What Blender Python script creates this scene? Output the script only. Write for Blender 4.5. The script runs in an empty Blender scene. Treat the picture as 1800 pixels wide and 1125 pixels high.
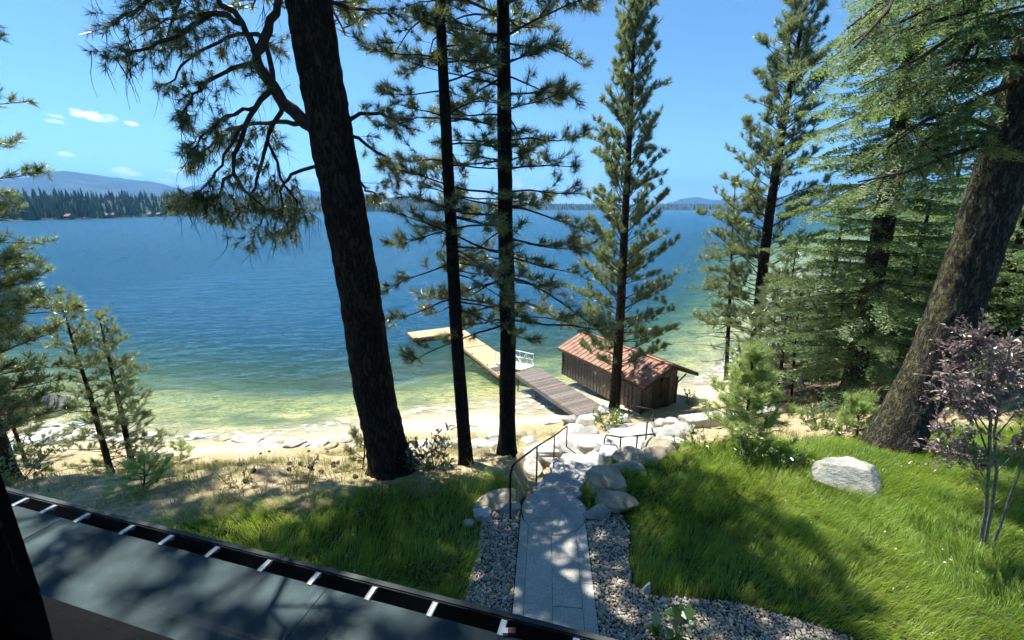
import bpy, math
import numpy as np
from math import radians as R, sin, cos, pi, sqrt
rng = np.random.default_rng(11)
S = bpy.context.scene
COL = S.collection

# ------------------------------------------------------------------ camera
EYE = np.array([0.0, 0.0, 5.5]); F = 760.0; PITCH = math.atan(197 / F)
cam_d = bpy.data.cameras.new('camera'); cam = bpy.data.objects.new('camera', cam_d); COL.objects.link(cam)
cam.location = EYE; cam.rotation_euler = (pi / 2 - PITCH, 0, 0)
cam_d.sensor_width = 36; cam_d.lens = 36 * F / 1800; cam_d.clip_start = 0.02; cam_d.clip_end = 40000
S.camera = cam
# ------------------------------------------------------------------ light
SUN_EL, SUN_AZ = R(65), R(-52)          # azimuth measured from +Y towards +X
SKY_STRENGTH, SUN_STRENGTH, EXPOSURE = 0.076, 5.0, 1.42
sun_d = bpy.data.lights.new('sun', 'SUN'); sun = bpy.data.objects.new('sun', sun_d); COL.objects.link(sun)
sun_d.energy = SUN_STRENGTH; sun_d.angle = R(0.53); sun_d.color = (1.0, 0.94, 0.84)
sun.rotation_euler = (pi / 2 - SUN_EL, 0, -SUN_AZ + pi); sun.location = (0, 0, 60)
S.view_settings.view_transform = 'Standard'; S.view_settings.look = 'None'
S.view_settings.gamma = 1.0; S.view_settings.exposure = EXPOSURE
S.render.engine = 'CYCLES'
S.cycles.max_bounces = 7; S.cycles.transparent_max_bounces = 12; S.cycles.diffuse_bounces = 3; S.cycles.glossy_bounces = 3
S.cycles.transmission_bounces = 4; S.cycles.sample_clamp_indirect = 6; S.cycles.sample_clamp_direct = 6; S.cycles.use_denoising = True
S.cycles.caustics_reflective = False; S.cycles.caustics_refractive = False; S.cycles.volume_bounces = 0; S.cycles.use_light_tree = False
S.cycles.use_adaptive_sampling = True; S.cycles.adaptive_threshold = 0.025; S.cycles.adaptive_min_samples = 12

# ------------------------------------------------------------------ pixel helpers
def ray(x, y):
    a = x - 900; b = 562.5 - y
    return np.array([a, F * cos(PITCH) + b * sin(PITCH), -F * sin(PITCH) + b * cos(PITCH)])
def upz(x, y, z):
    r = ray(x, y); return EYE + r * ((z - EYE[2]) / r[2])
def upY(x, y, Y):
    r = ray(x, y); return EYE + r * (Y / r[1])
def azel(x, y):
    r = ray(x, y); r = r / np.linalg.norm(r); return math.atan2(r[0], r[1]), math.asin(r[2])

# ------------------------------------------------------------------ node helpers
class NT:
    def __init__(s, tree): s.t = tree; s.n = tree.nodes; s.l = tree.links
    def add(s, typ, ins=None, **kw):
        nd = s.n.new(typ)
        for k, v in kw.items(): setattr(nd, k, v)
        if ins:
            for k, v in ins.items():
                sock = nd.inputs[k]
                if isinstance(v, bpy.types.NodeSocket): s.l.new(v, sock)
                else: sock.default_value = v
        return nd
    def math(s, op, a, b=0.0, c=None, clamp=False):
        d = {0: a, 1: b}
        if c is not None: d[2] = c
        return s.add('ShaderNodeMath', d, operation=op, use_clamp=clamp).outputs[0]
    def mix(s, f, a, b, blend='MIX'):
        nd = s.add('ShaderNodeMix', None, data_type='RGBA', blend_type=blend)
        for k, v in ((0, f), (6, a), (7, b)):
            if isinstance(v, bpy.types.NodeSocket): s.l.new(v, nd.inputs[k])
            else: nd.inputs[k].default_value = v if k == 0 else (tuple(v) + (1,))[:4]
        return nd.outputs[2]
    def ramp(s, f, stops, interp='LINEAR'):
        nd = s.add('ShaderNodeValToRGB', {0: f}); cr = nd.color_ramp; cr.interpolation = interp
        while len(cr.elements) < len(stops): cr.elements.new(0.5)
        for e, (p, c) in zip(cr.elements, stops): e.position = p; e.color = (tuple(c) + (1,))[:4] if not isinstance(c, (int, float)) else (c, c, c, 1)
        return nd.outputs[0]
    def smooth(s, v, lo, hi):
        nd = s.add('ShaderNodeMapRange', {0: v, 1: lo, 2: hi, 3: 0.0, 4: 1.0}, interpolation_type='SMOOTHSTEP'); return nd.outputs[0]
    def noise(s, vec, scale, detail=4, rough=0.55, **kw):
        return s.add('ShaderNodeTexNoise', {'Vector': vec, 'Scale': scale, 'Detail': detail, 'Roughness': rough}, **kw).outputs[0]
    def mapping(s, vec, scale=(1, 1, 1), rot=(0, 0, 0), loc=(0, 0, 0)):
        return s.add('ShaderNodeMapping', {'Vector': vec, 'Scale': scale, 'Rotation': rot, 'Location': loc}).outputs[0]
    def bump(s, h, strength=0.5, dist=0.02):
        return s.add('ShaderNodeBump', {'Height': h, 'Strength': strength, 'Distance': dist}).outputs[0]
    def attr(s, name):
        return s.add('ShaderNodeAttribute', None, attribute_name=name).outputs['Fac']
def new_mat(name):
    m = bpy.data.materials.new(name); m.use_nodes = True
    nt = NT(m.node_tree); nt.n.clear()
    out = nt.add('ShaderNodeOutputMaterial')
    return m, nt, out
def obj_coord(nt): return nt.add('ShaderNodeTexCoord').outputs['Object']
def geo_pos(nt): return nt.add('ShaderNodeNewGeometry').outputs['Position']
def principled(nt, out, color, rough=0.6, normal=None, metallic=0.0, spec=0.5):
    d = {'Roughness': rough, 'Metallic': metallic, 'Specular IOR Level': spec}
    if isinstance(color, bpy.types.NodeSocket): d['Base Color'] = color
    else: d['Base Color'] = (tuple(color) + (1,))[:4]
    if normal is not None: d['Normal'] = normal
    b = nt.add('ShaderNodeBsdfPrincipled', d); nt.l.new(b.outputs[0], out.inputs[0]); return b

def mat_plain(name, c, rough=0.6, metallic=0.0, var=0.15, scale=6.0, bump=0.0, bscale=40, spec=0.4):
    m, nt, out = new_mat(name); oc = obj_coord(nt)
    n = nt.noise(oc, scale, 5)
    lo = tuple(x * (1 - var) for x in c); hi = tuple(min(1, x * (1 + var)) for x in c)
    col = nt.mix(nt.smooth(n, 0.3, 0.7), lo, hi)
    nrm = nt.bump(nt.noise(oc, bscale, 3), bump, 0.01) if bump else None
    rr = nt.math('ADD', nt.math('MULTIPLY', nt.noise(oc, scale * 3, 3), 0.2), rough - 0.1)
    principled(nt, out, col, rr, nrm, metallic, spec); return m
def mat_leaf(name, ca, cb, trans=0.4, tcol=(0.2, 0.3, 0.05), gloss=0.08, rough=0.4, dry=None):
    m, nt, out = new_mat(name); v = nt.attr('var')
    col = nt.mix(v, ca, cb)
    if dry is not None: col = nt.mix(nt.smooth(v, .86, .97), col, dry)
    d = nt.add('ShaderNodeBsdfDiffuse', {0: col})
    t = nt.add('ShaderNodeBsdfTranslucent', {0: nt.mix(v, tuple(x * .75 for x in tcol), tcol)})
    mx = nt.add('ShaderNodeMixShader', {0: trans, 1: d.outputs[0], 2: t.outputs[0]})
    g = nt.add('ShaderNodeBsdfGlossy', {0: (0.9, 0.95, 0.85, 1), 'Roughness': rough})
    m2 = nt.add('ShaderNodeMixShader', {0: gloss, 1: mx.outputs[0], 2: g.outputs[0]})
    nt.l.new(m2.outputs[0], out.inputs[0]); return m
def mat_bark(name, dark, mid, light, vscale=7.0, zs=0.28, moss=None, bump=1.0, crack=0.09, furrow=False):
    m, nt, out = new_mat(name); oc = obj_coord(nt)
    warp = nt.add('ShaderNodeTexNoise', {'Vector': oc, 'Scale': 3.5, 'Detail': 3}).outputs['Color']
    wv = nt.add('ShaderNodeVectorMath', {0: oc, 1: nt.add('ShaderNodeVectorMath', {0: warp, 'Scale': 0.16}, operation='SCALE').outputs[0]}, operation='ADD').outputs[0]
    mp = nt.mapping(wv, (1, 1, zs))
    vo = nt.add('ShaderNodeTexVoronoi', {'Vector': mp, 'Scale': vscale}, feature='DISTANCE_TO_EDGE').outputs[0]
    cell = nt.add('ShaderNodeTexVoronoi', {'Vector': mp, 'Scale': vscale}).outputs['Color']
    plate = nt.smooth(vo, 0.0, crack)
    if furrow:
        fn = nt.noise(nt.mapping(wv, (1, 1, .22)), vscale, 5, .6)
        plate = nt.smooth(nt.math('ABSOLUTE', nt.math('SUBTRACT', fn, .5)), .0, .11)
    fine = nt.noise(nt.mapping(oc, (1, 1, .35)), 34, 6, .7)
    c1 = nt.mix(nt.math('MULTIPLY', nt.add('ShaderNodeSeparateColor', {0: cell}).outputs[0], 0.8), mid, light)
    c2 = nt.mix(nt.smooth(fine, .35, .7), nt.mix(0.5, c1, dark), c1)
    col = nt.mix(plate, dark, c2)
    if moss is not None:
        sx = nt.add('ShaderNodeSeparateXYZ', {0: nt.add('ShaderNodeNewGeometry').outputs['Normal']}).outputs[0]
        mk = nt.math('MULTIPLY', nt.smooth(nt.math('MULTIPLY', sx, -1.0), .72, .99), nt.smooth(nt.noise(oc, 9, 5), .46, .62))
        col = nt.mix(nt.math('MULTIPLY', mk, .55), col, moss)
    h = nt.math('ADD', nt.math('MULTIPLY', plate, 1.0), nt.math('MULTIPLY', fine, .45))
    principled(nt, out, col, 0.9, nt.bump(h, bump, 0.035), spec=0.15); return m
def mat_rock(name, ca, cb, cc, scale=2.0, lichen=None, crack=False):
    m, nt, out = new_mat(name)
    oc = nt.add('ShaderNodeVectorMath', {0: obj_coord(nt), 1: nt.add('ShaderNodeVectorMath', {0: nt.add('ShaderNodeObjectInfo').outputs['Random'], 'Scale': 37.0}, operation='SCALE').outputs[0]}, operation='ADD').outputs[0]
    n1 = nt.noise(oc, scale, 6, .6); n2 = nt.noise(oc, 45, 4, .75); n3 = nt.noise(nt.mapping(oc, (1, 1, 3)), scale * 2.2, 5, .65)
    col = nt.mix(nt.smooth(n1, .35, .65), ca, cb)
    col = nt.mix(nt.smooth(n3, .56, .75), col, cc)
    col = nt.mix(nt.math('MULTIPLY', nt.smooth(n2, .42, .72), .6), col, tuple(x * .4 for x in ca))
    if lichen is not None:
        col = nt.mix(nt.math('MULTIPLY', nt.smooth(nt.noise(oc, 5.0, 5), .6, .66), .75), col, lichen)
    ck = nt.add('ShaderNodeTexVoronoi', {'Vector': nt.mapping(oc, (1, 1, 1.6)), 'Scale': scale * 1.3}, feature='DISTANCE_TO_EDGE').outputs[0]
    ckm = nt.math('SUBTRACT', 1.0, nt.smooth(nt.math('ADD', ck, nt.math('MULTIPLY', n2, .05)), .03, .07)); ckm = nt.math('MULTIPLY', ckm, nt.smooth(n1, .45, .6)) if crack else 0.0
    if crack: col = nt.mix(nt.math('MULTIPLY', ckm, .6), col, (.05, .045, .04))
    h = nt.math('ADD', nt.math('MULTIPLY', n2, .25), n3)
    if crack: h = nt.math('SUBTRACT', h, nt.math('MULTIPLY', ckm, .6))
    principled(nt, out, col, .85, nt.bump(h, .8, .04), spec=.25); return m

# ------------------------------------------------------------------ mesh helpers
def link(name, me, mat=None, parent=None, loc=None, smooth=False):
    o = bpy.data.objects.new(name, me); COL.objects.link(o)
    if mat is not None and not me.materials: me.materials.append(mat)
    if parent is not None: o.parent = parent
    if loc is not None: o.location = loc
    return o
def mesh_np(name, V, tris=None, quads=None, var=None, smooth=True, attrs=None):
    V = np.asarray(V, np.float32); me = bpy.data.meshes.new(name)
    tris = np.zeros((0, 3), np.int32) if tris is None else np.asarray(tris, np.int32).reshape(-1, 3)
    quads = np.zeros((0, 4), np.int32) if quads is None else np.asarray(quads, np.int32).reshape(-1, 4)
    nt_, nq = len(tris), len(quads)
    me.vertices.add(len(V)); me.vertices.foreach_set('co', V.ravel())
    me.loops.add(nt_ * 3 + nq * 4); me.loops.foreach_set('vertex_index', np.concatenate([tris.ravel(), quads.ravel()]))
    me.polygons.add(nt_ + nq)
    st = np.concatenate([np.arange(nt_) * 3, nt_ * 3 + np.arange(nq) * 4]).astype(np.int32)
    me.polygons.foreach_set('loop_start', st)
    me.polygons.foreach_set('use_smooth', np.full(nt_ + nq, smooth))
    me.update(calc_edges=True); me.validate()
    if var is not None:
        a = me.attributes.new('var', 'FLOAT', 'POINT'); a.data.foreach_set('value', np.asarray(var, np.float32))
    for k, v in (attrs or {}).items():
        a = me.attributes.new(k, 'FLOAT', 'POINT'); a.data.foreach_set('value', np.asarray(v, np.float32))
    return me
class MB:
    def __init__(s): s.V = []; s.T = []; s.Q = []; s.n = 0
    def add(s, v, t=None, q=None):
        v = np.asarray(v, float).reshape(-1, 3)
        if t is not None and len(t): s.T.append(np.asarray(t, int).reshape(-1, 3) + s.n)
        if q is not None and len(q): s.Q.append(np.asarray(q, int).reshape(-1, 4) + s.n)
        s.V.append(v); s.n += len(v)
    def tube(s, pts, rad, k=6, cap=True):
        pts = np.asarray(pts, float); n = len(pts); rad = np.broadcast_to(np.asarray(rad, float), (n,))
        tg = np.empty_like(pts); tg[1:-1] = pts[2:] - pts[:-2]; tg[0] = pts[1] - pts[0]; tg[-1] = pts[-1] - pts[-2]
        tg /= np.sqrt((tg * tg).sum(1))[:, None] + 1e-9
        ref = np.array([0.0, 0, 1]) if abs(tg[0][2]) < .9 else np.array([1.0, 0, 0])
        u = cross(tg, ref); u /= np.sqrt((u * u).sum(1))[:, None] + 1e-9; w = cross(tg, u)
        a = np.arange(k) * 2 * pi / k
        ring = pts[:, None, :] + rad[:, None, None] * (np.cos(a)[None, :, None] * u[:, None, :] + np.sin(a)[None, :, None] * w[:, None, :])
        i = np.arange(n - 1)[:, None] * k; j = np.arange(k)[None, :]; j2 = (j + 1) % k
        q = np.stack([i + j, i + k + j, i + k + j2, i + j2], -1).reshape(-1, 4)
        s.add(ring.reshape(-1, 3), None, q)
        if cap:
            s.Q_cap(k, n)
    def Q_cap(s, k, n):
        b = s.n - n * k; t = []
        for st in (b, b + (n - 1) * k):
            for j in range(1, k - 1): t.append((st, st + j, st + j + 1) if st != b else (st, st + j + 1, st + j))
        s.T.append(np.array(t))
    def box(s, c, size, ax=((1, 0, 0), (0, 1, 0), (0, 0, 1))):
        c = np.asarray(c, float); ax = np.asarray(ax, float); h = np.asarray(size, float) / 2
        v = [c + sx * h[0] * ax[0] + sy * h[1] * ax[1] + sz * h[2] * ax[2] for sz in (-1, 1) for sy in (-1, 1) for sx in (-1, 1)]
        s.add(v, None, [(0, 2, 3, 1), (4, 5, 7, 6), (0, 1, 5, 4), (2, 6, 7, 3), (0, 4, 6, 2), (1, 3, 7, 5)])
    def poly(s, pts):
        pts = np.asarray(pts, float); s.add(pts, [(0, i, i + 1) for i in range(1, len(pts) - 1)])
    def build(s, name, mat, parent=None, smooth=False, var=None, origin=None):
        V = np.concatenate(s.V) if s.V else np.zeros((0, 3))
        if origin is not None: V = V - np.asarray(origin)
        me = mesh_np(name, V, np.concatenate(s.T) if s.T else None, np.concatenate(s.Q) if s.Q else None, var, smooth)
        return link(name, me, mat, parent)
def tag(o, label=None, cat=None, group=None, kind=None):
    if label: o['label'] = label
    if cat: o['category'] = cat
    if group: o['group'] = group
    if kind: o['kind'] = kind
    return o
def empty(name, loc, label=None, cat=None, group=None):
    o = bpy.data.objects.new(name, None); COL.objects.link(o); o.location = loc; o.empty_display_size = .2
    return tag(o, label, cat, group)
def boxpart(name, mat, parent, c, size, ax=((1, 0, 0), (0, 1, 0), (0, 0, 1)), origin=(0, 0, 0), bevel=0.0):
    b = MB(); b.box(c, size, ax); o = b.build(name, mat, parent, origin=origin)
    if bevel:
        md = o.modifiers.new('bevel', 'BEVEL'); md.width = bevel; md.segments = 1
    return o
def norm(v):
    v = np.array(v, float); return v / (math.sqrt(float(v @ v)) + 1e-12)
def cross(a, b):
    a = np.asarray(a, float); b = np.asarray(b, float)
    a0, a1, a2 = a[..., 0], a[..., 1], a[..., 2]; b0, b1, b2 = b[..., 0], b[..., 1], b[..., 2]
    out = np.empty(np.broadcast_shapes(a.shape, b.shape)); out[..., 0] = a1 * b2 - a2 * b1; out[..., 1] = a2 * b0 - a0 * b2; out[..., 2] = a0 * b1 - a1 * b0
    return out

# value noise -------------------------------------------------------------
def _hash(i, j, s):
    h = (i.astype(np.int64) * 374761393 + j.astype(np.int64) * 668265263 + s * 974634777) & 0x7fffffff
    h = ((h ^ (h >> 13)) * 1274126177) & 0x7fffffff
    return ((h ^ (h >> 16)) & 0xffff) / 65535.0
def vnoise(x, y, s=0):
    x = np.asarray(x, float); y = np.asarray(y, float)
    i = np.floor(x); j = np.floor(y); fx = x - i; fy = y - j
    fx = fx * fx * (3 - 2 * fx); fy = fy * fy * (3 - 2 * fy)
    a = _hash(i, j, s); b = _hash(i + 1, j, s); c = _hash(i, j + 1, s); d = _hash(i + 1, j + 1, s)
    return (a * (1 - fx) + b * fx) * (1 - fy) + (c * (1 - fx) + d * fx) * fy
def fbm(x, y, s=0, o=4):
    t = 0; a = .5
    for k in range(o): t = t + a * vnoise(x * 2 ** k, y * 2 ** k, s + k); a *= .5
    return t

# ------------------------------------------------------------------ terrain function
YSX = np.array([-400, -60, -30, -17, -14.7, -12.2, -9, -6, -3.3, -.8, 1.7, 6, 12.8, 17.3, 25, 31, 45, 80, 400.])
YSY = np.array([30, 26, 21.2, 19.5, 19.6, 20.0, 21.1, 22.2, 22.9, 23.8, 24.6, 25.6, 26.7, 31, 37, 43, 60, 95, 300.])
PU = np.array([-6000, -30, 0, 7.3, 8.2, 9.2, 11, 14, 17, 18.8, 20.3, 22.3, 26, 31, 38, 48, 70, 200, 7000.])
PZ = np.array([0.6, .3, 0, 0, -.15, -.55, -1.5, -3.2, -4.75, -5.35, -5.65, -6.0, -6.5, -7.1, -9.2, -13, -22, -36, -45.])
def u_of(x, y): return 22.3 * np.asarray(y, float) / np.interp(x, YSX, YSY)
def terrain(x, y, fine=True):
    x = np.asarray(x, float); y = np.asarray(y, float); u = u_of(x, y)
    z = np.interp(u, PU, PZ)
    # right-hand bank: gentler forest floor
    w = np.clip((x - 9) / 6, 0, 1) * np.clip((u - 8.5) / 3, 0, 1) * np.clip((22.3 - u) / 3, 0, 1)
    z = z + w * .7
    z = z - .32 * np.exp(-((x - 1.6) / 2.6) ** 2 - ((u - 20.6) / 1.5) ** 2)
    # cutting for the stone stairs
    zc = np.interp(y, [7.35, 7.6, 9.8, 11.4], [0, -.30, -1.25, -2.2]); xc = .82 + np.clip(y - 7.3, 0, 5) * .22
    wc = np.clip((1.1 + np.clip(y - 8.5, 0, 2) * .2 - np.abs(x - xc)) / .35, 0, 1) * np.clip((y - 7.35) / .12, 0, 1) * np.clip((12.0 - y) / 1.2, 0, 1)
    z = np.where(wc > 0, z + (np.minimum(z, zc) - z) * wc, z)
    if fine:
        m = np.clip((u - 7.5) / 1.5, 0, 1) * np.clip((21.5 - u) / 4, 0, 1)
        z = z + m * ((fbm(x * .7, y * .7, 3) - .47) * .7 + (fbm(x * 3, y * 3, 9) - .47) * .14)
    return z
def P(px, py, dz=0.0):
    r = norm(ray(px, py)); t = 3.0
    while t < 200:
        p = EYE + r * t
        h = float(terrain(p[0], p[1], False)) + dz
        if p[2] <= h + .45: break
        t += .3
    t -= .3
    while t < 200:
        p = EYE + r * t
        if p[2] <= float(terrain(p[0], p[1])) + dz: break
        t += .15
    lo, hi = t - .15, t
    for _ in range(8):
        m = (lo + hi) / 2; p = EYE + r * m
        if p[2] <= float(terrain(p[0], p[1])) + dz: hi = m
        else: lo = m
    return EYE + r * hi
def ground(x, y): return np.array([x, y, float(terrain(x, y))])

# ------------------------------------------------------------------ world: clear sky with a few small clouds
W = bpy.data.worlds.new('World'); S.world = W; W.use_nodes = True
W.cycles.sampling_method = 'MANUAL'; W.cycles.sample_map_resolution = 256
nt = NT(W.node_tree); nt.n.clear()
wout = nt.add('ShaderNodeOutputWorld'); bg = nt.add('ShaderNodeBackground', {1: SKY_STRENGTH})
sky = nt.add('ShaderNodeTexSky', None, sky_type='NISHITA', sun_disc=False, sun_elevation=SUN_EL, sun_rotation=SUN_AZ, altitude=1500, air_density=1.0, dust_density=0.25, ozone_density=2.5)
dirv = nt.add('ShaderNodeTexCoord').outputs['Generated']
sep = nt.add('ShaderNodeSeparateXYZ', {0: dirv})
az = nt.math('ARCTAN2', sep.outputs[0], sep.outputs[1]); el = nt.math('ARCSINE', sep.outputs[2])
cv = nt.add('ShaderNodeCombineXYZ', {0: az, 1: nt.math('MULTIPLY', el, 2.2), 2: 0.0}).outputs[0]
cn = nt.noise(cv, 38, 4, .6); cn2 = nt.noise(cv, 13, 3, .6)
mask = None
for (cx, cy, wx, wy, st) in ((164, 204, 50, 14, 1.1), (94, 203, 25, 7, .9), (98, 214, 22, 6, .5), (232, 218, 17, 6, .9), (112, 270, 24, 6, .8), (222, 302, 30, 11, 1.0), (305, 300, 22, 7, .8), (296, 318, 24, 8, .9), (330, 330, 40, 14, .9)):
    a0, e0 = azel(cx, cy); a1, _ = azel(cx + wx, cy); _, e1 = azel(cx, cy - wy)
    dx = nt.math('DIVIDE', nt.math('SUBTRACT', az, a0), abs(a1 - a0)); dy = nt.math('DIVIDE', nt.math('SUBTRACT', el, e0), abs(e1 - e0))
    dy = nt.math('ADD', dy, nt.math('MULTIPLY', dx, .35))
    d2 = nt.math('ADD', nt.math('MULTIPLY', dx, dx), nt.math('MULTIPLY', dy, dy))
    v = nt.math('ADD', nt.math('SUBTRACT', 1.0, d2), nt.math('MULTIPLY', nt.math('SUBTRACT', cn, .5), 2.6))
    mk = nt.math('MULTIPLY', nt.smooth(v, .25, .95), st * .9)
    mask = mk if mask is None else nt.math('MAXIMUM', mask, mk)
band = nt.math('MULTIPLY', nt.smooth(el, R(.2), R(1.6)), nt.math('SUBTRACT', 1.0, nt.smooth(el, R(2.6), R(4.6))))
bandaz = nt.math('SUBTRACT', 1.0, nt.smooth(nt.math('ABSOLUTE', nt.math('ADD', az, R(9))), R(10), R(26)))
bmask = nt.math('MULTIPLY', nt.math('MULTIPLY', band, bandaz), nt.math('MULTIPLY', nt.smooth(cn2, .44, .66), .85))
mask = nt.math('MAXIMUM', mask, bmask, clamp=True)
skc = nt.mix(1.0, sky.outputs[0], (0.73, 1.0, 1.07), 'MULTIPLY')
nt.l.new(nt.mix(mask, skc, (9.5, 9.8, 10.0)), bg.inputs[0]); nt.l.new(bg.outputs[0], wout.inputs[0])
#@@ materials

M = {}
M['bark_pine'] = mat_bark('bark_pine', (.014, .011, .009), (.044, .032, .025), (.085, .058, .042), 12, .30, furrow=True)
M['bark_dark'] = mat_bark('bark_dark', (.010, .009, .008), (.030, .025, .021), (.055, .044, .036), 20, .35, furrow=True)
M['bark_fir'] = mat_bark('bark_fir', (.028, .025, .021), (.075, .067, .056), (.13, .12, .10), 11, .26, moss=(.17, .16, .04), crack=.2, furrow=True)
M['twig'] = mat_plain('twig', (.05, .038, .03), .9, var=.4, scale=9, spec=.1)
M['lichen'] = mat_plain('lichen', (.03, .03, .02), .95, var=.4, scale=9, spec=.05)
M['stem_grey'] = mat_plain('stem_grey', (.2, .19, .17), .8, var=.3, scale=14, spec=.2)
M['needle_pine'] = mat_leaf('needle_pine', (.035, .06, .02), (.11, .15, .055), .45, (.26, .30, .09), .10, .35)
M['needle_young'] = mat_leaf('needle_young', (.05, .09, .035), (.17, .225, .09), .48, (.36, .43, .15), .10, .35)
M['needle_sap'] = mat_leaf('needle_sap', (.11, .17, .055), (.28, .38, .14), .6, (.62, .76, .24), .05, .4)
M['needle_fir'] = mat_leaf('needle_fir', (.03, .068, .03), (.11, .175, .062), .46, (.31, .43, .12), .03, .5)
M['leaf_purple'] = mat_leaf('leaf_purple', (.08, .045, .05), (.42, .31, .30), .3, (.42, .25, .23), .10, .35)
M['leaf_green'] = mat_leaf('leaf_green', (.05, .10, .025), (.15, .24, .06), .4, (.3, .42, .09), .1, .3)
M['leaf_dark'] = mat_leaf('leaf_dark', (.025, .05, .02), (.08, .12, .04), .3, (.15, .22, .06), .14, .28)
M['grass'] = mat_leaf('grass', (.075, .15, .018), (.27, .38, .07), .46, (.55, .70, .08), .018, .4, dry=(.42, .36, .16))
M['dry_grass'] = mat_leaf('dry_grass', (.17, .19, .06), (.42, .36, .17), .4, (.45, .45, .16), .04, .4)
M['litter_leaf'] = mat_leaf('litter_leaf', (.45, .38, .25), (.75, .70, .6), .2, (.5, .4, .2), .03, .5)
M['granite'] = mat_rock('granite', (.27, .265, .25), (.44, .43, .40), (.17, .165, .155))
M['granite_tan'] = mat_rock('granite_tan', (.27, .23, .16), (.42, .37, .28), (.16, .14, .115))
M['granite_pale'] = mat_rock('granite_pale', (.42, .42, .40), (.60, .59, .56), (.30, .295, .28))
M['granite_dark'] = mat_rock('granite_dark', (.17, .165, .15), (.30, .29, .26), (.09, .085, .08))
M['granite_lichen'] = mat_rock('granite_lichen', (.24, .24, .22), (.40, .40, .375), (.17, .165, .15), 3, (.42, .44, .2))
M['step_stone'] = mat_rock('step_stone', (.31, .31, .295), (.43, .425, .405), (.38, .375, .355), 3, crack=False)
M['paver'] = mat_rock('paver', (.37, .365, .335), (.47, .46, .425), (.52, .50, .46), 1.1, crack=False)
M['iron'] = mat_plain('iron', (.03, .022, .02), .5, .6, .3, 20)
M['alu'] = mat_plain('alu', (.75, .77, .78), .35, .7, .08, 10)
M['alu_white'] = mat_plain('alu_white', (.72, .74, .74), .5, .1, .08, 10)
M['deck_tan'] = mat_plain('deck_tan', (.50, .33, .185), .65, 0, .14, 5, .2, 60)
M['deck_side'] = mat_plain('deck_side', (.30, .2, .12), .7, 0, .2, 5)
M['deck_grey'] = mat_plain('deck_grey', (.15, .125, .11), .7, 0, .22, 6, .2, 60)
M['float_black'] = mat_plain('float_black', (.03, .03, .028), .6, 0, .3, 5)
M['float_yellow'] = mat_plain('float_yellow', (.25, .2, .04), .6, 0, .3, 5)
M['mat_navy'] = mat_plain('mat_navy', (.05, .065, .085), .8, 0, .2, 8)
M['white_paint'] = mat_plain('white_paint', (.75, .75, .73), .6, 0, .06, 8)
M['shed_wood'] = mat_plain('shed_wood', (.145, .118, .092), .8, 0, .3, 7, .4, 30)
M['shed_trim'] = mat_plain('shed_trim', (.06, .042, .03), .8, 0, .3, 7, .3, 30)
M['shed_roof'] = mat_plain('shed_roof', (.27, .14, .095), .6, .05, .3, 2.2, .3, 30, spec=.3)
M['timber_grey'] = mat_plain('timber_grey', (.42, .40, .36), .85, 0, .2, 7, .5, 25)
M['roof_dark'] = mat_plain('roof_dark', (.052, .076, .084), .85, 0, .3, 2.3, .15, 90, spec=.12)
M['gutter'] = mat_plain('gutter', (.045, .056, .058), .6, .1, .2, 8, spec=.25)
M['frame_black'] = mat_plain('frame_black', (.004, .005, .006), .85, 0, .2, 8, spec=.06)
M['frame_track'] = mat_plain('frame_track', (.30, .29, .24), .4, .8, .1, 8)
M['room'] = mat_plain('room', (.010, .011, .012), .95, 0, .1, 2, spec=.05)
M['sign_red'] = mat_plain('sign_red', (.22, .06, .05), .6, 0, .1, 8)
M['sign_cream'] = mat_plain('sign_cream', (.62, .55, .42), .6, 0, .1, 8)
M['cone_brown'] = mat_plain('cone_brown', (.05, .035, .025), .9, 0, .3, 8)
M['drift'] = mat_plain('drift', (.16, .12, .09), .9, 0, .3, 8, .4, 25)
M['scrap_red'] = mat_plain('scrap_red', (.30, .10, .09), .6)
m, nt, out = new_mat('glass'); M['glass'] = m
tr = nt.add('ShaderNodeBsdfTransparent', {0: (.975, .985, .98, 1)}); gl = nt.add('ShaderNodeBsdfGlossy', {'Roughness': .02})
mx = nt.add('ShaderNodeMixShader', {0: .035, 1: tr.outputs[0], 2: gl.outputs[0]}); nt.l.new(mx.outputs[0], out.inputs[0])

# pebbles: colour by attribute
m, nt, out = new_mat('pebble'); M['pebble'] = m
v = nt.attr('var'); oc = obj_coord(nt)
col = nt.ramp(v, [(0, (.17, .145, .115)), (.3, (.36, .315, .26)), (.6, (.50, .45, .37)), (.85, (.58, .49, .38)), (1, (.74, .70, .62))])
col = nt.mix(nt.math('MULTIPLY', nt.noise(oc, 45, 3), .5), col, (.2, .19, .17))
principled(nt, out, col, .7, None, spec=.3)

# terrain material ----------------------------------------------------------
m, nt, out = new_mat('soil'); M['soil'] = m
pos = geo_pos(nt); lawn = nt.attr('lawn'); sand = nt.attr('sand'); bed = nt.attr('bed'); wet = nt.attr('wet')
n1 = nt.noise(pos, .9, 6, .6); n2 = nt.noise(pos, 7, 5, .65); n3 = nt.noise(pos, 38, 4, .7)
litter = nt.mix(nt.smooth(n2, .35, .7), (.30, .22, .125), (.52, .43, .27))
litter = nt.mix(nt.smooth(n3, .5, .75), litter, (.15, .11, .07))
litter = nt.mix(nt.math('MULTIPLY', nt.smooth(n1, .48, .68), .55), litter, (.2, .21, .08))
sandc = nt.mix(nt.smooth(n2, .3, .7), (.46, .39, .275), (.56, .49, .37))
sandc = nt.mix(nt.math('MULTIPLY', wet, .55), sandc, (.30, .26, .17))
caustic = nt.math('ABSOLUTE', nt.math('SUBTRACT', nt.noise(nt.mapping(pos, (1.0, 1.7, 0), (0, 0, .3)), 2.1, 3, .6), .5))  # ridged noise: caustic-like light lines painted into the lakebed colour
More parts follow.
